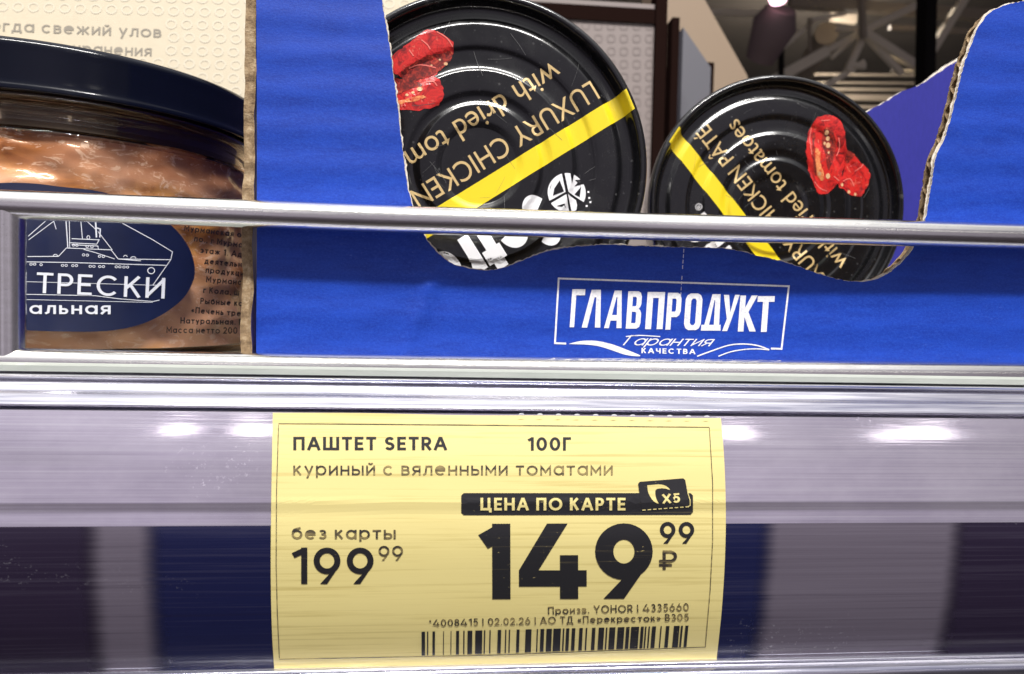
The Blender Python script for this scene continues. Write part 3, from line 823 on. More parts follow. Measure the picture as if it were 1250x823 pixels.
# torn pale paper ply just behind the print, showing along the tear
def torn(pts, amt):
    out = []
    for i, p in enumerate(pts):
        a = Vector(pts[max(i - 1, 0)]); b_ = Vector(pts[min(i + 1, len(pts) - 1)])
        t_ = (b_ - a).normalized(); nn = Vector((t_.y, -t_.x))     # towards the opening
        k = amt * (.25 + .9 * max(0, noise.noise(Vector((p[0] * .06, p[1] * .06, 3.1))) + .35))
        q = Vector(p) + nn * k + Vector((random.uniform(-.45, .45), random.uniform(-.45, .45)))
        out.append((q.x, q.y))
    return out
ply = torn(cut, 2.3)
sheet(panel_xz(ply + bottom_px + left_px, PY), 3, lambda x, z: panel_y(x, z) + .62, .25, [M_TORN, M_TAN, M_TAN], 'torn_ply', front)
def spans(poly, z):
    xs = []
    for i in range(len(poly)):
        (x0, z0), (x1, z1) = poly[i], poly[(i + 1) % len(poly)]
        if (z0 <= z) != (z1 <= z): xs.append(x0 + (x1 - x0) * (z - z0) / (z1 - z0))
    xs.sort()
    return list(zip(xs[::2], xs[1::2]))
def flutes(poly, yc, amp, per, name, parent, step=.45):
    zs = [p[1] for p in poly]; mbf = MB(); z = min(zs) + .05; prev = None
    while z < max(zs):
        sp = spans(poly, z); y = amp * math.sin(2 * math.pi * z / per)
        if prev and len(prev[0]) == len(sp):
            for (a0, a1), (b0, b1) in zip(prev[0], sp):
                mbf.add([(a0, yc(a0, prev[1]) + prev[2], prev[1]), (a1, yc(a1, prev[1]) + prev[2], prev[1]), (b1, yc(b1, z) + y, z), (b0, yc(b0, z) + y, z)], [(0, 1, 2, 3)])
        prev = (sp, z, y); z += step
    return mbf.build(name, M_TAN, parent, False, fix=False)
flutes(outline, lambda x, z: panel_y(x, z) + 1.85, .90, 5.6, 'flute_core', front)
sheet(panel_xz(torn(cut, -.6) + bottom_px + left_px, PY), 4, lambda x, z: panel_y(x, z) + 2.95, .35, [M_TAN, M_TAN, M_TAN], 'inner_liner', front)

# left end wall: its raw edge faces the camera
e0 = at_y(303.5, 200, 153.6)
zt = at_y(303, -40, 153.6).z
def wall_x(z): return e0.x + .35 * noise.noise(Vector((z * .12, 0, 0))) + .02 * (z - e0.z) * 0.2
zz = [shelf_top + (zt - shelf_top) * i / 110 for i in range(111)]
mbw = MB()
vs = []; fs = []; mi = []
for z in zz:
    x = wall_x(z); h = .98 + .2 * noise.noise(Vector((z * .2, 5, 0))); yj = 153.5 + .3 * noise.noise(Vector((z * .4, 9, 0)))
    vs += [(x - h, yj, z), (x + h - .5, yj + .2, z), (x + h, yj + .6, z), (x + h, 264, z), (x - h, 264, z)]
for i in range(len(zz) - 1):
    for j in range(5):
        fs.append((i * 5 + j, i * 5 + (j + 1) % 5, (i + 1) * 5 + (j + 1) % 5, (i + 1) * 5 + j)); mi.append(0 if j < 2 else (1 if j in (2, 4) else 0))
fs.append(tuple(range((len(zz) - 1) * 5, len(zz) * 5))); mi.append(0)
fix_normals(mk('end_wall', vs, fs, [M_TAN, M_BLUESHADE], tray, False, mi))
# back panel with its own torn top, floor of the tray
BY = 262.0
back_px = dense(smooth_path([(420, 330), (520, 322), (700, 330), (860, 300), (960, 215), (1010, 168), (1058, 136.5), (1078, 126), (1100, 112), (1122, 104), (1145, 89), (1172, 72), (1230, 40), (1300, 20)], 4), 3, .5) + [(1300, 430), (860, 430), (420, 430)]
bp = sheet(panel_xz(back_px, BY), 7, lambda x, z: BY + .4 * math.sin(x / 14), .4, [M_BLUESHADE, M_TAN, M_TORN], 'back_panel', tray)
bply = torn(back_px[:-3], -1.8)
sheet(panel_xz([(u, v - 4.0 * max(0, noise.noise(Vector((u * .05, 7.7, 0))) + .1)) for u, v in back_px[:-3]] + back_px[-3:], BY), 12, lambda x, z: BY + .45 + .4 * math.sin(x / 14), 2.2, [M_TORN, M_TAN, M_TORN], 'torn_edge', bp)
xr = at_y(1420, 300, PY).x
MB().box((e0.x + 1.5, PY + 3.6, shelf_top + .05), (xr, BY - .5, shelf_top + .6)).build('tray_floor', M_TAN, tray)

# emblem printed on the front board
def on_panel(off):
    def fn(u, v):
        y = PY
        for _ in range(5):
            p = at_y(u, v, y); y = panel_y(p.x, p.z) - off
        return at_y(u, v, y)
    return fn
ink = Ink()
def fr_(x, y): return (x, y)
ink.line([(691, 419.5), (677.5, 419), (682, 340), (963, 349.5), (954, 426), (941, 425.5)], 2.2)
for i in range(9):
    if i not in (4,): ink.line([(834.8 - i * .45, 304 + i * 6.6), (834.5 - i * .45, 308.5 + i * 6.6)], .8 if i < 6 else .5)
ink.build('frame_line', M_WHITE, front, on_panel(.08), 3)
# condensed heavy capitals, drawn as strokes: x in letter widths, y 0 (base) .. 1 (top)
GL = {
 'Г': [[(0, 0), (.34, 0), (.34, .84), (1, .84), (1, 1), (0, 1)]],
 'Л': [[(-.12, 0), (.22, 0), (.56, .80), (.66, .80), (.70, 0), (1.04, 0), (.92, 1), (.34, 1)]],
 'А': [[(-.12, 0), (.2, 0), (.28, .2), (.70, .2), (.72, 0), (1.06, 0), (.90, 1), (.42, 1)], 'hole', [(.36, .35), (.68, .35), (.64, .82), (.58, .82)]],
 'В': [[(0, 0), (.72, 0), (.9, .05), (.97, .15), (.97, .40), (.9, .49), (.78, .53), (.88, .58), (.94, .66), (.94, .86), (.86, .96), (.7, 1), (0, 1)], 'hole', [(.34, .15), (.6, .15), (.63, .19), (.63, .41), (.58, .45), (.34, .45)], 'hole', [(.34, .6), (.56, .6), (.61, .64), (.61, .81), (.56, .85), (.34, .85)]],
 'П': [[(0, 0), (.34, 0), (.34, .84), (.66, .84), (.66, 0), (1, 0), (1, 1), (0, 1)]],
 'Р': [[(0, 0), (.34, 0), (.34, .34), (.7, .34), (.88, .39), (.97, .5), (.97, .84), (.88, .95), (.7, 1), (0, 1)], 'hole', [(.34, .49), (.58, .49), (.63, .53), (.63, .80), (.58, .84), (.34, .84)]],
 'О': [[(.28, 0), (.72, 0), (.9, .05), (1, .16), (1, .84), (.9, .95), (.72, 1), (.28, 1), (.1, .95), (0, .84), (0, .16), (.1, .05)], 'hole', [(.42, .14), (.58, .14), (.66, .2), (.66, .8), (.58, .86), (.42, .86), (.34, .8), (.34, .2)]],
 'Д': [[(-.14, 0), (1.12, 0), (1.1, .16), (1.0, .16), (.96, 1), (.44, 1), (.06, .16), (-.12, .16)], 'hole', [(.36, .16), (.66, .16), (.64, .84), (.6, .84)]],
 'У': [[(.06, 0), (.4, 0), (.62, .30), (1.08, 1), (.76, 1), (.52, .52), (.36, 1), (0, 1), (.32, .34)]],
 'К': [[(0, 0), (.34, 0), (.34, .40), (.70, 0), (1.08, 0), (.56, .54), (1.04, 1), (.68, 1), (.34, .66), (.34, 1), (0, 1)]],
 'Т': [[(.33, 0), (.67, 0), (.67, .84), (1, .84), (1, 1), (0, 1), (0, .84), (.33, .84)]],
}
def holed(ink_, outer, holes, mi=0):
    pts = [Vector(p) for p in outer]; faces = [list(range(len(outer)))]
    hs = []
    for h in holes:
        hs.append([Vector(p) for p in h]); faces.append(list(range(len(pts), len(pts) + len(h)))); pts += hs[-1]
    r = delaunay_2d_cdt(pts, [], faces, 1, 1e-6)
    def inside(q, poly):
        c = False
        for i in range(len(poly)):
            a, b_ = poly[i], poly[i - 1]
            if (a.y > q.y) != (b_.y > q.y) and q.x < (b_.x - a.x) * (q.y - a.y) / (b_.y - a.y) + a.x: c = not c
        return c
    fs = [tuple(f) for f in r[2] if not any(inside(sum((r[0][i] for i in f), Vector((0, 0))) / len(f), h) for h in hs)]
    ink_.add([(p.x, p.y) for p in r[0]], fs, mi)
ink = Ink()
word = 'ГЛАВПРОДУКТ'
xs_ = [(697, 714), (714, 734.6), (741.1, 760.2), (765.4, 784.5), (789, 811.4), (813.8, 832.5), (836, 857.5), (859.7, 879.9), (882, 901), (902.2, 923.5), (923.5, 945.3)]
for chh, (a, c) in zip(word, xs_):
    parts = [p for p in GL[chh] if p != 'hole']
    def tf(p):
        yb = 399.5 + (a - 695) * .0255; hgt = 46.5 - (a - 695) * .012
        x = a + p[0] * (c - a - 1.0) + (p[1] - .5) * 3.2
        return (x, yb - p[1] * hgt)
    holed(ink, [tf(p) for p in parts[0]], [[tf(p) for p in h] for h in parts[1:]])
ink.build('brand_lettering', M_WHITE, front, on_panel(.08), 3)
ink = Ink()
ink.write('Гарантия', 760, 421.5, 106, 12.5, (1, .012), shear=.8, w=.10, gap=.10)
ink.line(smooth_path([(764, 411), (780, 409.5), (806, 411)], 4), 1.2)
ink.build('script_lettering', M_WHITE, front, on_panel(.08), 3)
ink = Ink()
ink.write('КАЧЕСТВА', 783, 431.2, 66, 6.4, (1, .02), w=.19, gap=.24)
ink.poly(smooth_path([(694, 420), (708, 416.5), (726, 416), (744, 419.5), (760, 425), (782, 434.5), (765, 433.5), (748, 428), (730, 422.5), (712, 420.5)], 4))
ink.line(smooth_path([(851, 435), (870, 428), (890, 421.5), (908, 420), (925, 422), (939, 427)], 4), 1.5)
ink.line(smooth_path([(877, 435), (892, 429.5), (910, 426.5), (926, 426), (939, 427.3)], 4), 1.3)
ink.build('ribbon_mark', M_WHITE, front, on_panel(.08), 3)

# ------------------------------------------------------------------ pate tins
LV = [(1.0, -1.6), (.996, -.7), (.985, -.1), (.972, .12), (.958, 0), (.948, -.5), (.938, -1.7), (.925, -2.6), (.905, -2.95), (.88, -2.9), (.855, -2.75), (.825, -2.15), (.80, -2.05), (.72, -2.05), (.695, -2.2), (.675, -2.55),
      (.65, -2.6), (.585, -2.55), (.555, -2.0), (.535, -1.95), (.45, -1.95), (.43, -2.1), (.405, -2.45), (.38, -2.45), (.355, -2.0), (.335, -1.95), (.27, -1.95), (.25, -2.1), (.225, -2.45), (.2, -2.5), (.0, -2.5)]
LVs = smooth_path(LV, 3)
def lid_h(r):
    for (r0, h0), (r1, h1) in zip(LVs, LVs[1:]):
        if r <= r0 and r >= r1: return h0 + (h1 - h0) * ((r0 - r) / (r0 - r1) if r0 > r1 else 0)
    return LVs[0][1]
def tin(u, v, y, Rpx, label, ang, shift, tomato, brand, yaw, pitch):
    c = at_y(u, v, y); R = Rpx / F * (c.dot(FWD))
    root = empty('pate_tin', label, 'food tin', (c.x, c.y + 14, c.z - R), 'black tins standing in the blue tray')
    rot = Matrix.Rotation(math.radians(yaw), 3, 'Z') @ Matrix.Rotation(math.radians(pitch), 3, 'X')
    def loc(x, z, h): return c + rot @ Vector((x, -h, z))
    n = 160
    def lathe(prof, name, mt, parent, mfun=None):
        vs = []; fs = []; mi = []
        for (r, h) in prof:
            vs += [loc(max(r, .002) * R * math.cos(2 * math.pi * k / n), max(r, .002) * R * math.sin(2 * math.pi * k / n), h) for k in range(n)]
        for i in range(len(prof) - 1):
            for k in range(n):
                fs.append((i * n + k, i * n + (k + 1) % n, (i + 1) * n + (k + 1) % n, (i + 1) * n + k)); mi.append(mfun(prof[i][0]) if mfun else 0)
        return fix_normals(mk(name, vs, fs, mt, parent, True, mi))
    lid = lathe(LVs, 'lid', [M_TIN, M_RIM], root, lambda r: 1 if r > .94 else 0)
    lathe([(.99, -1.5), (.998, -2.6), (.985, -3.6), (.955, -4.2), (.95, -6), (.93, -18), (.90, -26), (.84, -29), (.8, -29), (0, -28)], 'body', M_TIN, root)
    ca, sa = math.cos(math.radians(ang)), math.sin(math.radians(ang))
    r_ = Vector((ca, sa)); u_ = Vector((-sa, ca))
    def fn(off):
        def g(a, b_):
            q = r_ * a + u_ * b_
            return loc(q.x * R, q.y * R, lid_h(min(.999, q.length)) + off)
        return g
    # stripe
    k = Ink()
    s0, s1 = brand['stripe']
    n_ = 60
    for i in range(n_):
        def xe(bb, i): L = math.sqrt(.975 ** 2 - bb * bb); return -L + 2 * L * i / n_
        k.add([(xe(s0, i), s0), (xe(s0, i + 1), s0), (xe(s1, i + 1), s1), (xe(s1, i), s1)], [(0, 1, 2, 3)])
    k.build('stripe', M_STRIPE, lid, fn(.10), .012)
    k = Ink()
    k.text('LUXURY CHICKEN PÂTÉ', -.83, brand['l1'], 1.66, .118, (1, 0), (0, 1), off=0)
    k.text('with dried tomatoes', -.70, brand['l2'], 1.42, .125, (1, 0), (0, 1), off=0)
    k.build('gold_lettering', M_GOLD, lid, fn(.07), .03)
    k = Ink()
    k.write('Setra', brand['bx'], brand['by'], brand['bw'], .33, (1, 0), (0, 1), w=.27, gap=.05)
    k.text('®', brand['bx'] + brand['bw'] + .03, brand['by'] - .02, .05, .05, (1, 0), (0, 1))
    ex, ey = brand['ex'], brand['ey']
    er = .116
    th = math.radians(213.4)
    def em(x, y):                # emblem outline points, traced about its centre, turned into label axes
        X, Y = (x - 853) / 127 * er, -(y - 245) / 127 * er
        return (ex + X * math.cos(th) + Y * math.sin(th), ey - X * math.sin(th) + Y * math.cos(th))
    a1, a2 = 77, 150.5           # the two dividing lines, degrees in picture axes (y up) from the centre
    for p0, p1 in ((-29.5 + 4, 103 - 4), (103 + 4, 150.5 + 60 - 4), (210.5 + 4, 283 - 4), (283 + 4, 330.5 - 4)):
        arc = [(853 + 127 * math.cos(math.radians(q)), 245 - 127 * math.sin(math.radians(q))) for q in [p0 + (p1 - p0) * i / 14 for i in range(15)]]
        mid = math.radians((p0 + p1) / 2)
        k.poly([em(853 + 11 * math.cos(mid), 245 - 11 * math.sin(mid))] + [em(*q) for q in arc])
    for x, y in ((997, 233), (1003, 272), (987, 325), (1010, 300)): k.poly([em(x + dx, y + dy) for dx, dy in ((-6, -6), (6, -6), (6, 6), (-6, 6))])
    k.build('white_lettering', M_PRINT, lid, fn(.07), .03)
    k = Ink()
    for pl in ([(802, 168), (832, 238), (760, 268), (768, 222)], [(872, 118), (900, 112), (884, 186)], [(972, 150), (975, 178), (903, 200), (925, 172), (905, 160)], [(905, 252), (948, 200), (940, 268)], [(912, 274), (965, 320), (918, 368), (925, 320)], [(786, 334), (838, 316), (848, 342)]):
        k.poly([em(*q) for q in pl])
    for _ in range(34):
        a_ = random.uniform(0, 6.283); q = random.uniform(.15, .86); L_ = random.uniform(.03, .16); d_ = random.uniform(0, 6.283)
        p_ = Vector((q * math.cos(a_), q * math.sin(a_)))
        if p_.length + L_ < .9: k.line([tuple(p_), tuple(p_ + Vector((math.cos(d_), math.sin(d_))) * L_ * .5), tuple(p_ + Vector((math.cos(d_ + .04), math.sin(d_ + .04))) * L_)], random.uniform(.001, .0026), 1)
    k.build('scratches', [M_TIN, M_SCRATCH], lid, fn(.13), .03)
    # dried tomato picture: outlines given on the lid, in lid radii from the centre (x right, y up)
    inv = lambda q: (Vector(q).dot(r_), Vector(q).dot(u_))
    k = Ink()
    for pl in tomato['skin']: k.poly([inv(q) for q in dense(smooth_path(pl + [pl[0]], 4)[:-1], .03, .006, True)])
    tm = k.build('tomato_picture', M_TOM, lid, fn(.09), .03)
    k = Ink()
    for pl in tomato['flesh']: k.poly([inv(q) for q in dense(smooth_path(pl + [pl[0]], 4)[:-1], .02, .004, True)])
    for pl in tomato['orange']: k.poly([inv(q) for q in dense(smooth_path(pl + [pl[0]], 4)[:-1], .02, .004, True)], 1)
    k.build('tomato_flesh', [M_TOMIN, M_ORANGE], tm, fn(.13), .03)
    k = Ink()
    for pl in tomato['seeds']: k.poly([inv(q) for q in pl])
    for pl in tomato['gleam']: k.line([inv(q) for q in smooth_path(pl, 3)], .007, 1)
    k.build('tomato_seeds', [M_SEED, M_GLEAM], tm, fn(.17), .03)
    return root
def pxl(pts, c, R): return [((u - c[0]) / R, -(v - c[1]) / R) for u, v in pts]
cL, RL = (586, 200), 210.0
def q5(p): return [(470 + x / 5.486, 20 + y / 5.486) for x, y in p]
def q4(p): return [(970 + x / 5.486, 110 + y / 5.486) for x, y in p]
tomL = {'skin': [pxl([(476, 72), (488, 62), (502, 52), (512, 42), (522, 38), (534, 41), (546, 48), (552, 57), (549, 68), (540, 78), (531, 90), (521, 98), (508, 101), (492, 97), (478, 92), (462, 90)], cL, RL),
                 pxl([(450, 100), (478, 98), (500, 100), (518, 96), (530, 94), (537, 103), (540, 115), (534, 128), (520, 134), (503, 137), (486, 137), (465, 142), (450, 130)], cL, RL)],
        'flesh': [pxl(q5([(100, 385), (180, 325), (260, 275), (350, 250), (440, 232), (425, 290), (350, 368), (250, 418), (180, 440), (110, 430)]), cL, RL),
                  pxl(q5([(20, 430), (190, 440), (240, 470), (170, 490), (110, 520), (20, 540)]), cL, RL)],
        'orange': [pxl(q5([(20, 580), (120, 568), (250, 540), (262, 556), (200, 578), (130, 590), (20, 612)]), cL, RL)],
        'seeds': [pxl(q5(circ(x, y, r, r * .8, 9)), cL, RL) for x, y, r in ((225, 495, 20), (180, 520, 12), (395, 315, 14), (355, 290, 8), (300, 330, 7), (140, 535, 12))],
        'gleam': [pxl(q5(p), cL, RL) for p in ([(230, 170), (270, 200), (290, 230)], [(330, 110), (400, 150), (440, 205)], [(150, 240), (180, 280)], [(150, 360), (230, 330), (330, 345)], [(250, 450), (310, 440), (340, 470)])]}
tin(586, 200, 166.5, RL, 'nearer and larger black pate tin at left, its yellow stripe rising to the right', 180 + 33.4, 0, tomL,
    {'stripe': (.075, .20), 'l1': -.085, 'l2': -.295, 'bx': -.22, 'by': .30, 'bw': .80, 'ex': -.36, 'ey': .405}, 0, 0)
cR, RR = (950, 251), 159.0
tomR = {'skin': [pxl([(998, 140), (1010, 138), (1022, 140), (1031, 150), (1035, 168), (1036, 190), (1032, 212), (1022, 226), (1012, 234), (1003, 233), (997, 222), (990, 205), (986, 186), (986, 172), (990, 155)], cR, RR),
                 pxl([(1036, 180), (1046, 185), (1054, 194), (1064, 202), (1067, 212), (1062, 228), (1056, 235), (1044, 233), (1034, 228), (1027, 223), (1034, 208)], cR, RR)],
        'flesh': [pxl(q4([(205, 235), (245, 240), (275, 280), (290, 340), (288, 410), (268, 475), (245, 520), (225, 470), (215, 400), (195, 330)]), cR, RR),
                  pxl(q4([(135, 260), (150, 300), (140, 400), (158, 500), (165, 560), (142, 510), (126, 400), (128, 320)]), cR, RR), pxl(q4([(365, 380), (420, 410), (400, 440), (370, 470)]), cR, RR)],
        'orange': [pxl(q4([(152, 370), (180, 400), (185, 470), (206, 530), (214, 588), (188, 580), (165, 530), (150, 460)]), cR, RR)],
        'seeds': [pxl(q4(circ(x, y, r * .8, r, 9)), cR, RR) for x, y, r in ((224, 268, 17), (236, 306, 16), (240, 350, 19), (216, 338, 11), (240, 560, 19), (184, 545, 14), (245, 400, 9), (340, 615, 12), (395, 660, 13), (440, 675, 11))],
        'gleam': [pxl(q4(p), cR, RR) for p in ([(120, 240), (110, 330), (125, 420)], [(305, 300), (318, 370), (300, 420)], [(150, 600), (190, 640), (240, 660)], [(430, 520), (470, 490), (480, 470)], [(350, 590), (400, 570), (430, 620)], [(280, 560), (320, 590)], [(180, 190), (240, 185)])]}
tin(950, 251, 217, RR, 'farther and smaller black pate tin at right, its yellow stripe falling to the right', 180 - 49.5, 0, tomR,
    {'stripe': (.225, .355), 'l1': .02, 'l2': -.185, 'bx': -.42, 'by': .46, 'bw': .74, 'ex': -.50, 'ey': .56}, -3, 0)

# ------------------------------------------------------------------ glass jar of cod liver
jc = FWD * 206 + RIGHT * (-123)
JX, JY = jc.x, jc.y
JR = 49.0
tilt = math.radians(0.6)
def jar_pt(u, v, rad):           # ray against an upright cylinder
    d = ray(u, v); a = d.x ** 2 + d.y ** 2; b_ = d.x * JX + d.y * JY; c = JX ** 2 + JY ** 2 - rad ** 2
    q = b_ * b_ - a * c
    if q < 0: q = 0
    return d * ((b_ - math.sqrt(q)) / a)
zlt, zlb = jar_pt(0, 40, 51).z, jar_pt(0, 107, 51).z
jar = empty('glass_jar', 'glass jar of cod liver with black lid and navy ship label at far left', 'food jar', (JX, JY, shelf_top))
def lathe(prof, name, mt, parent, n=160):
    vs = []; fs = []
    for r, z in prof: vs += [(JX + max(r, .01) * math.cos(2 * math.pi * k / n), JY + max(r, .01) * math.sin(2 * math.pi * k / n), z) for k in range(n)]
    for i in range(len(prof) - 1):
        for k in range(n): fs.append((i * n + k, i * n + (k + 1) % n, (i + 1) * n + (k + 1) % n, (i + 1) * n + k))
    return fix_normals(mk(name, vs, fs, mt, parent, True))
hh = zlt - zlb
lathe(smooth_path([(0, zlt - .3), (44, zlt - .3), (48.5, zlt), (50.3, zlt - .5), (51, zlt - 1.6), (51, zlt - 3.5), (51, zlb + 2.2), (51.3, zlb + .8), (51.2, zlb), (50, zlb + .1), (48, zlb + 1)], 4), 'lid', M_CAP, jar)
zn = zlb
bodyp = smooth_path([(46.5, zn + 3), (46.5, zn - .5), (47.5, zn - 1.6), (48.6, zn - 2.6), (47.4, zn - 3.8), (46.8, zn - 5), (47.6, zn - 6.5), (48.8, zn - 8.5), (49, zn - 11), (49, shelf_top + 6), (48, shelf_top + 2), (45, shelf_top + .3), (0, shelf_top + .3)], 5)
lathe(bodyp, 'glass', M_GLASS, jar)
lathe(smooth_path([(0, zn + 1), (44.6, zn + 1), (44.8, zn - 2), (45.2, zn - 6.0), (45.8, zn - 7.2)], 4), 'dark_oil', M_OIL, jar)
# packed liver: lumpy surface inside the glass
n = 220; rows = 70; vs = []; fs = []
ztop, zbot = zn - 6.6, shelf_top + 2
for i in range(rows + 1):
    z = ztop + (zbot - ztop) * i / rows
    for k in range(n):
        a = 2 * math.pi * k / n
        q = Vector((math.cos(a) * 4.2, math.sin(a) * 4.2, z * .11))
        rr = 45.6 + 2.1 * noise.noise(Vector((q.x, q.y, q.z * 1.6))) + .5 * noise.noise(q * 3.1)
        vs.append((JX + rr * math.cos(a), JY + rr * math.sin(a), z))
for i in range(rows):
    for k in range(n): fs.append((i * n + k, i * n + (k + 1) % n, (i + 1) * n + (k + 1) % n, (i + 1) * n + k))
fs.append(tuple(range(n)))
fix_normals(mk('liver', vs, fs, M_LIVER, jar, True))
def on_jar(off): return lambda u, v: jar_pt(u, v, JR + off)
ell = smooth_path([(-60, 244), (-30, 229), (0, 223.5), (40, 224), (74, 228), (125, 234.5), (175, 253), (210, 276), (231, 303), (238, 330), (233, 350), (221, 367), (200, 383), (175, 395), (150, 401.5), (125, 404.5), (90, 405), (33, 403.5), (-20, 400), (-60, 396)], 4)
k = Ink(); k.poly(ell); lb = k.build('label', M_NAVY, jar, on_jar(.15), 6)
for p in lb.data.polygons: p.use_smooth = True
def c2(pts): return [(x / 3.43, 220 + y / 3.43) for x, y in pts]
k = Ink()
for pl, w_ in [([(115, 320), (245, 319), (278, 284), (465, 292), (495, 330), (590, 338)], .9), ([(115, 342), (300, 345), (700, 357)], .9), ([(495, 330), (715, 333)], .9),
               ([(-40, 335), (115, 342)], .9), ([(715, 333), (722, 300), (640, 250), (490, 168)], .9), ([(715, 333), (640, 440)], .9),
               ([(640, 440), (690, 440)], .7), ([(110, 425), (330, 431), (645, 440)], .6), ([(112, 478), (400, 484), (500, 497), (640, 508), (668, 502)], .8), ([(112, 500), (640, 512)], .6),
               ([(276, 165), (284, 282)], 1.2), ([(290, 165), (292, 282)], .8), ([(338, 165), (345, 245)], .9), ([(400, 170), (404, 240)], 1.8), ([(300, 245), (415, 250), (405, 268), (290, 262)], .9),
               ([(300, 270), (410, 276), (412, 290)], .9), ([(410, 215), (470, 292)], .8), ([(340, 150), (405, 210)], .8), ([(120, 250), (225, 172), (235, 205)], .8), ([(118, 235), (190, 172)], .8),
               ([(350, 290), (395, 302), (480, 330)], .8), ([(405, 200), (420, 205), (418, 240)], 1.4)]:
    k.line(c2(pl), w_)
for x, y in [(130, 352), (145, 352), (172, 354), (262, 357), (277, 357), (305, 358), (320, 358), (378, 361), (393, 361), (418, 362), (433, 362), (487, 363), (502, 363), (519, 364), (534, 364), (350, 313), (366, 314), (417, 319), (433, 320), (308, 272), (322, 273), (365, 278), (385, 279)]:
    k.line(circ(x / 3.43, 220 + y / 3.43, 1.6, 1.3, 10), .7, closed=True)
k.line(circ(633 / 3.43, 220 + 379 / 3.43, 4.2, 3.8, 16), 1.0, closed=True)
k.line(circ(525 / 3.43, 220 + 322 / 3.43, 2.2, 2.2, 10, 180, 360), .8); k.line(circ(558 / 3.43, 220 + 328 / 3.43, 3.2, 2.2, 10, 180, 360), .8); k.line(circ(232 / 3.43, 220 + 318 / 3.43, 2.5, 2.2, 10, 180, 360), .8)
k.line(circ(370 / 3.43, 220 + 240 / 3.43, 1.8, 2.2, 10), .8, closed=True)
k.build('ship_drawing', M_SILVER, lb, on_jar(.22), 6)
k = Ink()
k.write('ТРЕСКИ', 44, 357.5, 157, 25, (1, .045), w=.125)
k.write('натуральная', -52, 383.0, 187, 15.5, (1, .004), w=.15)
k.build('title_lettering', M_SILVER, lb, on_jar(.30), 6)
k = Ink()
for body, x, y, y2 in [('Мурманская обл.', 770, 212, 243), ('по., г Мурманск', 812, 256, 285), ('этаж 1. Адрес', 838, 305, 325), ('деятельности', 855, 350, 367), ('продукции, г', 860, 388, 404),
                       ('Мурманская', 862, 427, 441), ('г Кола, ш Ки', 850, 472, 486), ('Рыбные конс', 838, 518, 529), ('«Печень трески', 800, 556, 572), ('Натуральная. П', 755, 600, 607)]:
    k.write(body, x / 3.43, 220 + y / 3.43, None, 7.6, (1, (y2 - y) / (1028 - x)), w=.19)
k.write('Масса нетто 200 г', 697 / 3.43, 220 + 640 / 3.43, 94, 8.0, (1, .012), w=.16)
k.build('small_print', M_JTEXT, jar, on_jar(.15), 6)

# ------------------------------------------------------------------ cream card behind the jar
CY = 268.0
card = empty('display_card', 'cream printed card standing behind the jar, with grey lettering and pale pattern', 'display card', (at_y(100, 60, CY).x, CY, shelf_top))
p0, p1 = at_y(-260, -120, CY), at_y(520, 500, CY)
MB().box((p0.x, CY, shelf_top), (p1.x, CY + 1.0, p0.z)).build('card_sheet', M_CREAM, card)
k = Ink()
k.write('Всегда свежий улов', -40, 36.5, 237, 14.5, (1, .040), w=.13, gap=.15)
k.write('из места хранения', -10, 61, 195, 14.0, (1, .040), w=.13, gap=.15)
k.build('lettering', M_GREYTX, card, lambda u, v: at_y(u, v, CY - .1), 20)
k = Ink()
for i in range(-4, 27):
    for j in range(-3, 12):
        u, v = i * 19 + (j % 2) * 3, j * 16 + i * .5 - 8
        if v < 66 and -5 < v and u < 200 and (22 < v < 66): continue
        k.line(circ(u, v, 6.2, 5.2, 12), 2.0, closed=True)
k.build('pale_pattern', M_CREAMDOT, card, lambda u, v: at_y(u, v, CY - .08), 20)

# ------------------------------------------------------------------ fittings behind the shelf
GY = 520.0
pn = empty('partition_panel', 'greyish pink partition panel with faint ring pattern behind the larger tin', 'panel', (at_y(640, 200, GY).x, GY, shelf_top - 40))
a, c = at_y(420, 4, GY), at_y(802, 4, GY)
MB().box((a.x, GY, shelf_top - 40), (c.x, GY + 12, a.z + 12)).build('panel_sheet', M_PANEL, pn)
MB().box((a.x, GY - 2, a.z - 2), (c.x, GY - .2, a.z + 8)).build('top_bar', M_POST, pn)
k = Ink()
for i in range(14):
    for j in range(12):
        u, v = 590 + i * 15.6, 16 + j * 15.6
        if u > 795: continue
        k.line([(u + 4.6 * sx_ * (1 if abs(sx_) + abs(sy_) < 2 else .8), v + 4.6 * sy_ * (1 if abs(sx_) + abs(sy_) < 2 else .8)) for sx_, sy_ in ((-1, -1), (0, -1), (1, -1), (1, 0), (1, 1), (0, 1), (-1, 1), (-1, 0))], 2.2, closed=True)
k.build('ring_pattern', M_PANELDOT, pn, lambda u, v: at_y(u, v, GY - .2), 30)
def post(u0, u1, vt, y, dep, label):
    a_, c_ = at_y(u0, vt, y), at_y(u1, vt, y)
    o = MB().box((a_.x, y, shelf_top - 300), (c_.x, y + dep, a_.z)).build('post', M_POST, base=((a_.x + c_.x) / 2, y, shelf_top - 300))
    tag(o, label, 'post', 'dark uprights behind the shelf'); return o
post(802.3, 816, -30, GY - 4, 14, 'tall brown-black upright at the edge of the ring patterned panel')
post(821, 830, 21, 640, 16, 'middle dark upright between the patterned panel and the slate panel')
post(863.5, 872, 76, 760, 18, 'shortest dark upright at the right end of the slate panel')
a, c = at_y(829, 200, 700), at_y(864, 200, 700)
zt0, zt1 = at_y(829, 33, 700).z, at_y(864, 82, 700).z
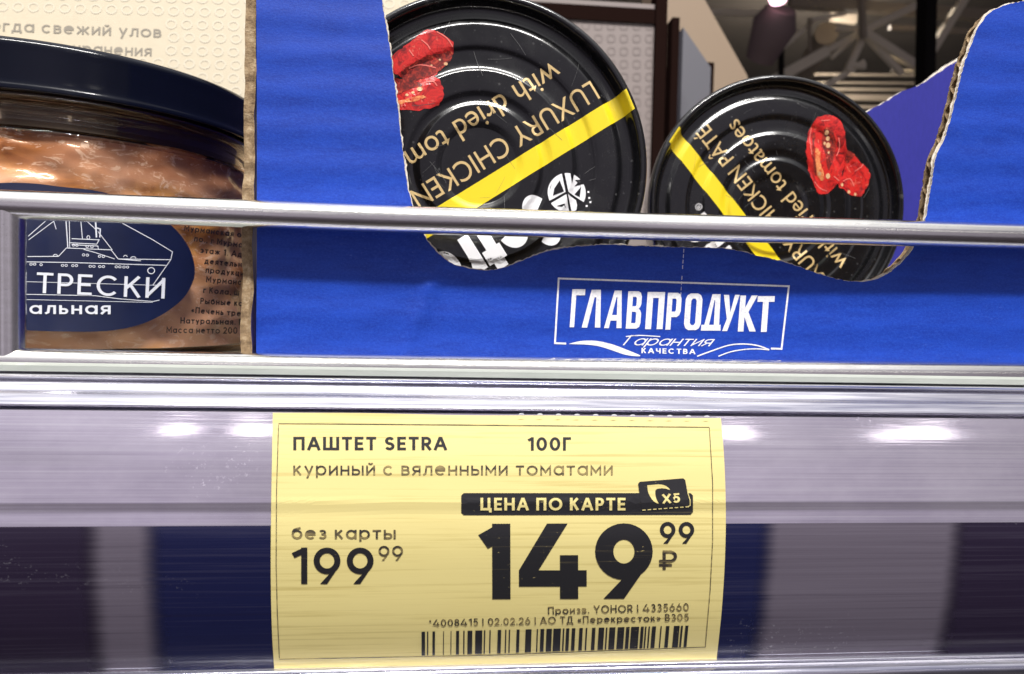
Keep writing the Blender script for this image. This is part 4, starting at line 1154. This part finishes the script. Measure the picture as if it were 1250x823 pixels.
o = MB().add([(a.x, 700, shelf_top - 300), (c.x, 700, shelf_top - 300), (c.x, 700, zt1), (a.x, 700, zt0), (a.x, 712, shelf_top - 300), (c.x, 712, shelf_top - 300), (c.x, 712, zt1), (a.x, 712, zt0)],
             [(0, 1, 2, 3), (7, 6, 5, 4), (0, 4, 5, 1), (1, 5, 6, 2), (2, 6, 7, 3), (3, 7, 4, 0)]).build('slate_panel', M_SLATE, base=((a.x + c.x) / 2, 700, shelf_top - 300))
tag(o, 'slate grey panel with a sloping top between two dark uprights', 'panel')
mb = MB()
pts = [at_y(u, v, 900) for u, v in [(800, -40), (838, -40), (912, 92), (925, 160), (860, 160), (800, 60)]]
n = len(pts)
mb.add(pts + [p + Vector((0, 60, 0)) for p in pts], [tuple(range(n)), tuple(range(2 * n - 1, n - 1, -1))] + [(i, (i + 1) % n, n + (i + 1) % n, n + i) for i in range(n)])
o = mb.build('header_board', M_PEACH, base=(pts[4].x, 900, pts[4].z)); tag(o, 'beige sloping header board rising behind the dark uprights', 'board')

# hall roof far behind
CZ = at_y(950, 20, 9000).z
o = structure(MB().box((-9000, 2500, CZ), (14000, 16000, CZ + 60)).build('ceiling', M_CEIL))
o = structure(MB().box((-9000, 15900, -1450), (14000, 16000, CZ)).build('far_wall', M_CEIL))
def c6(x, y): return (860 + x / 3.676, y / 3.676)
TY = 6500.0
def tpt(x, y, yy=TY): return at_y(*c6(x, y), yy)
tr_ = empty('roof_truss', 'pale steel roof truss with crossing braces under the dark ceiling', 'truss', tpt(712, 150))
def member(name, x0, y0, x1, y1, w, mt, yy=TY, parent=tr_):
    ww = w / 3.676 * yy / F
    return MB().bar(tpt(x0, y0, yy), tpt(x1, y1, yy), ww, min(ww, 110)).build(name, mt, parent)
for i, (x0, y0, x1, y1, w) in enumerate([(705, 140, 1010, 335, 34), (705, 140, 885, 330, 24), (722, 140, 640, 320, 28), (715, 280, 480, 425, 24), (690, 150, 570, 260, 18), (690, 150, 960, 20, 28), (740, 130, 590, 132, 14),
                                        (250, 395, 545, 232, 46), (525, 240, 720, 140, 26), (500, 85, 330, 235, 18), (1000, 260, 1180, -30, 34), (480, 90, 640, 60, 14), (640, 290, 720, 300, 22), (840, 318, 980, 322, 14)]):
    member('brace', x0, y0, x1, y1, w, M_TRUSS, TY + 35 * (i % 5))
member('hanger', 700, -60, 714, 170, 24, M_TRUSSD, TY - 120)
member('hanger', 345, 190, 342, 420, 20, M_BLACKS, TY - 60)
member('hanger', 470, 80, 472, 235, 12, M_TRUSSD, TY + 90)
member('chord', 380, 12, 1350, 75, 46, M_TRUSSD, TY + 300)
member('chord', 830, 125, 1300, 150, 22, M_TRUSSD, TY + 420)
member('chord', -60, 52, 260, 62, 24, M_TRUSS, TY + 520)
tr2 = empty('roof_purlin', 'row of low pale purlins far off under the ceiling, just above the smaller tin', 'purlin', tpt(680, 470, 9000))
for x0, y0, x1, y1, w in [(520, 402, 900, 405, 14), (560, 440, 860, 443, 28), (500, 372, 980, 375, 9), (600, 480, 800, 482, 14), (480, 335, 960, 340, 12)]:
    member('purlin', x0, y0, x1, y1, w, M_TRUSSD, 9000, tr2)
o = MB().bar(tpt(1000, -120, 5200), tpt(985, 560, 5200), 52 / 3.676 * 5200 / F, 120).build('column', M_BLACKS, base=tpt(985, 560, 5200)); tag(o, 'black steel column in the hall, between the truss and the blue cardboard', 'column')
dc = tpt(548, 150, 7200)
o = MB().tube([dc, dc + Vector((500, 1500, 60))], 52 / 3.676 * 7200 / F, 32).build('air_duct', M_DUCT, smooth=False, base=dc); tag(o, 'round olive air duct end hanging among the roof braces', 'duct')
o = MB().bar(tpt(570, 62, 8200), tpt(680, 78, 8200), 62 / 3.676 * 8200 / F, 60).build('skylight_panel', M_TRUSSD, base=tpt(620, 70, 8200)); tag(o, 'pale greenish roof panel seen above the round duct end', 'roof panel')
lp = empty('hall_lamp', 'lit hall lamp glowing pinkish white under a brown bell housing near the ceiling', 'lamp', tpt(325, 0, 4200))
k_ = 4200 / F / 3.676
a_ = tpt(325, 2, 4200)
MB().tube([a_ + Vector((0, 0, 26 * k_)), a_ + Vector((0, -8 * k_, 12 * k_)), a_ + Vector((0, -14 * k_, -8 * k_)), a_ + Vector((0, -16 * k_, -22 * k_))], [18 * k_, 40 * k_, 36 * k_, 12 * k_], 24).build('bulb', M_LAMP, lp, True)
b1, b2 = tpt(345, 40, 4290), tpt(250, 265, 4500)
MB().tube([b1, b1.lerp(b2, .3), b1.lerp(b2, .7), b2], [70 * k_, 105 * k_, 85 * k_, 70 * k_], 28).build('housing', M_HOUS, lp, True)
pl_ = bpy.data.lights.new('truss_fill', 'POINT'); pl_.energy = 1100; pl_.shadow_soft_size = .12; pl_.color = (1, .9, .8)  # fill light added to brighten the trusses, apart from the lit hall lamp
po_ = bpy.data.objects.new('truss_fill', pl_); COL.objects.link(po_); po_.location = (EYE + tpt(520, 210, 7700)) * S
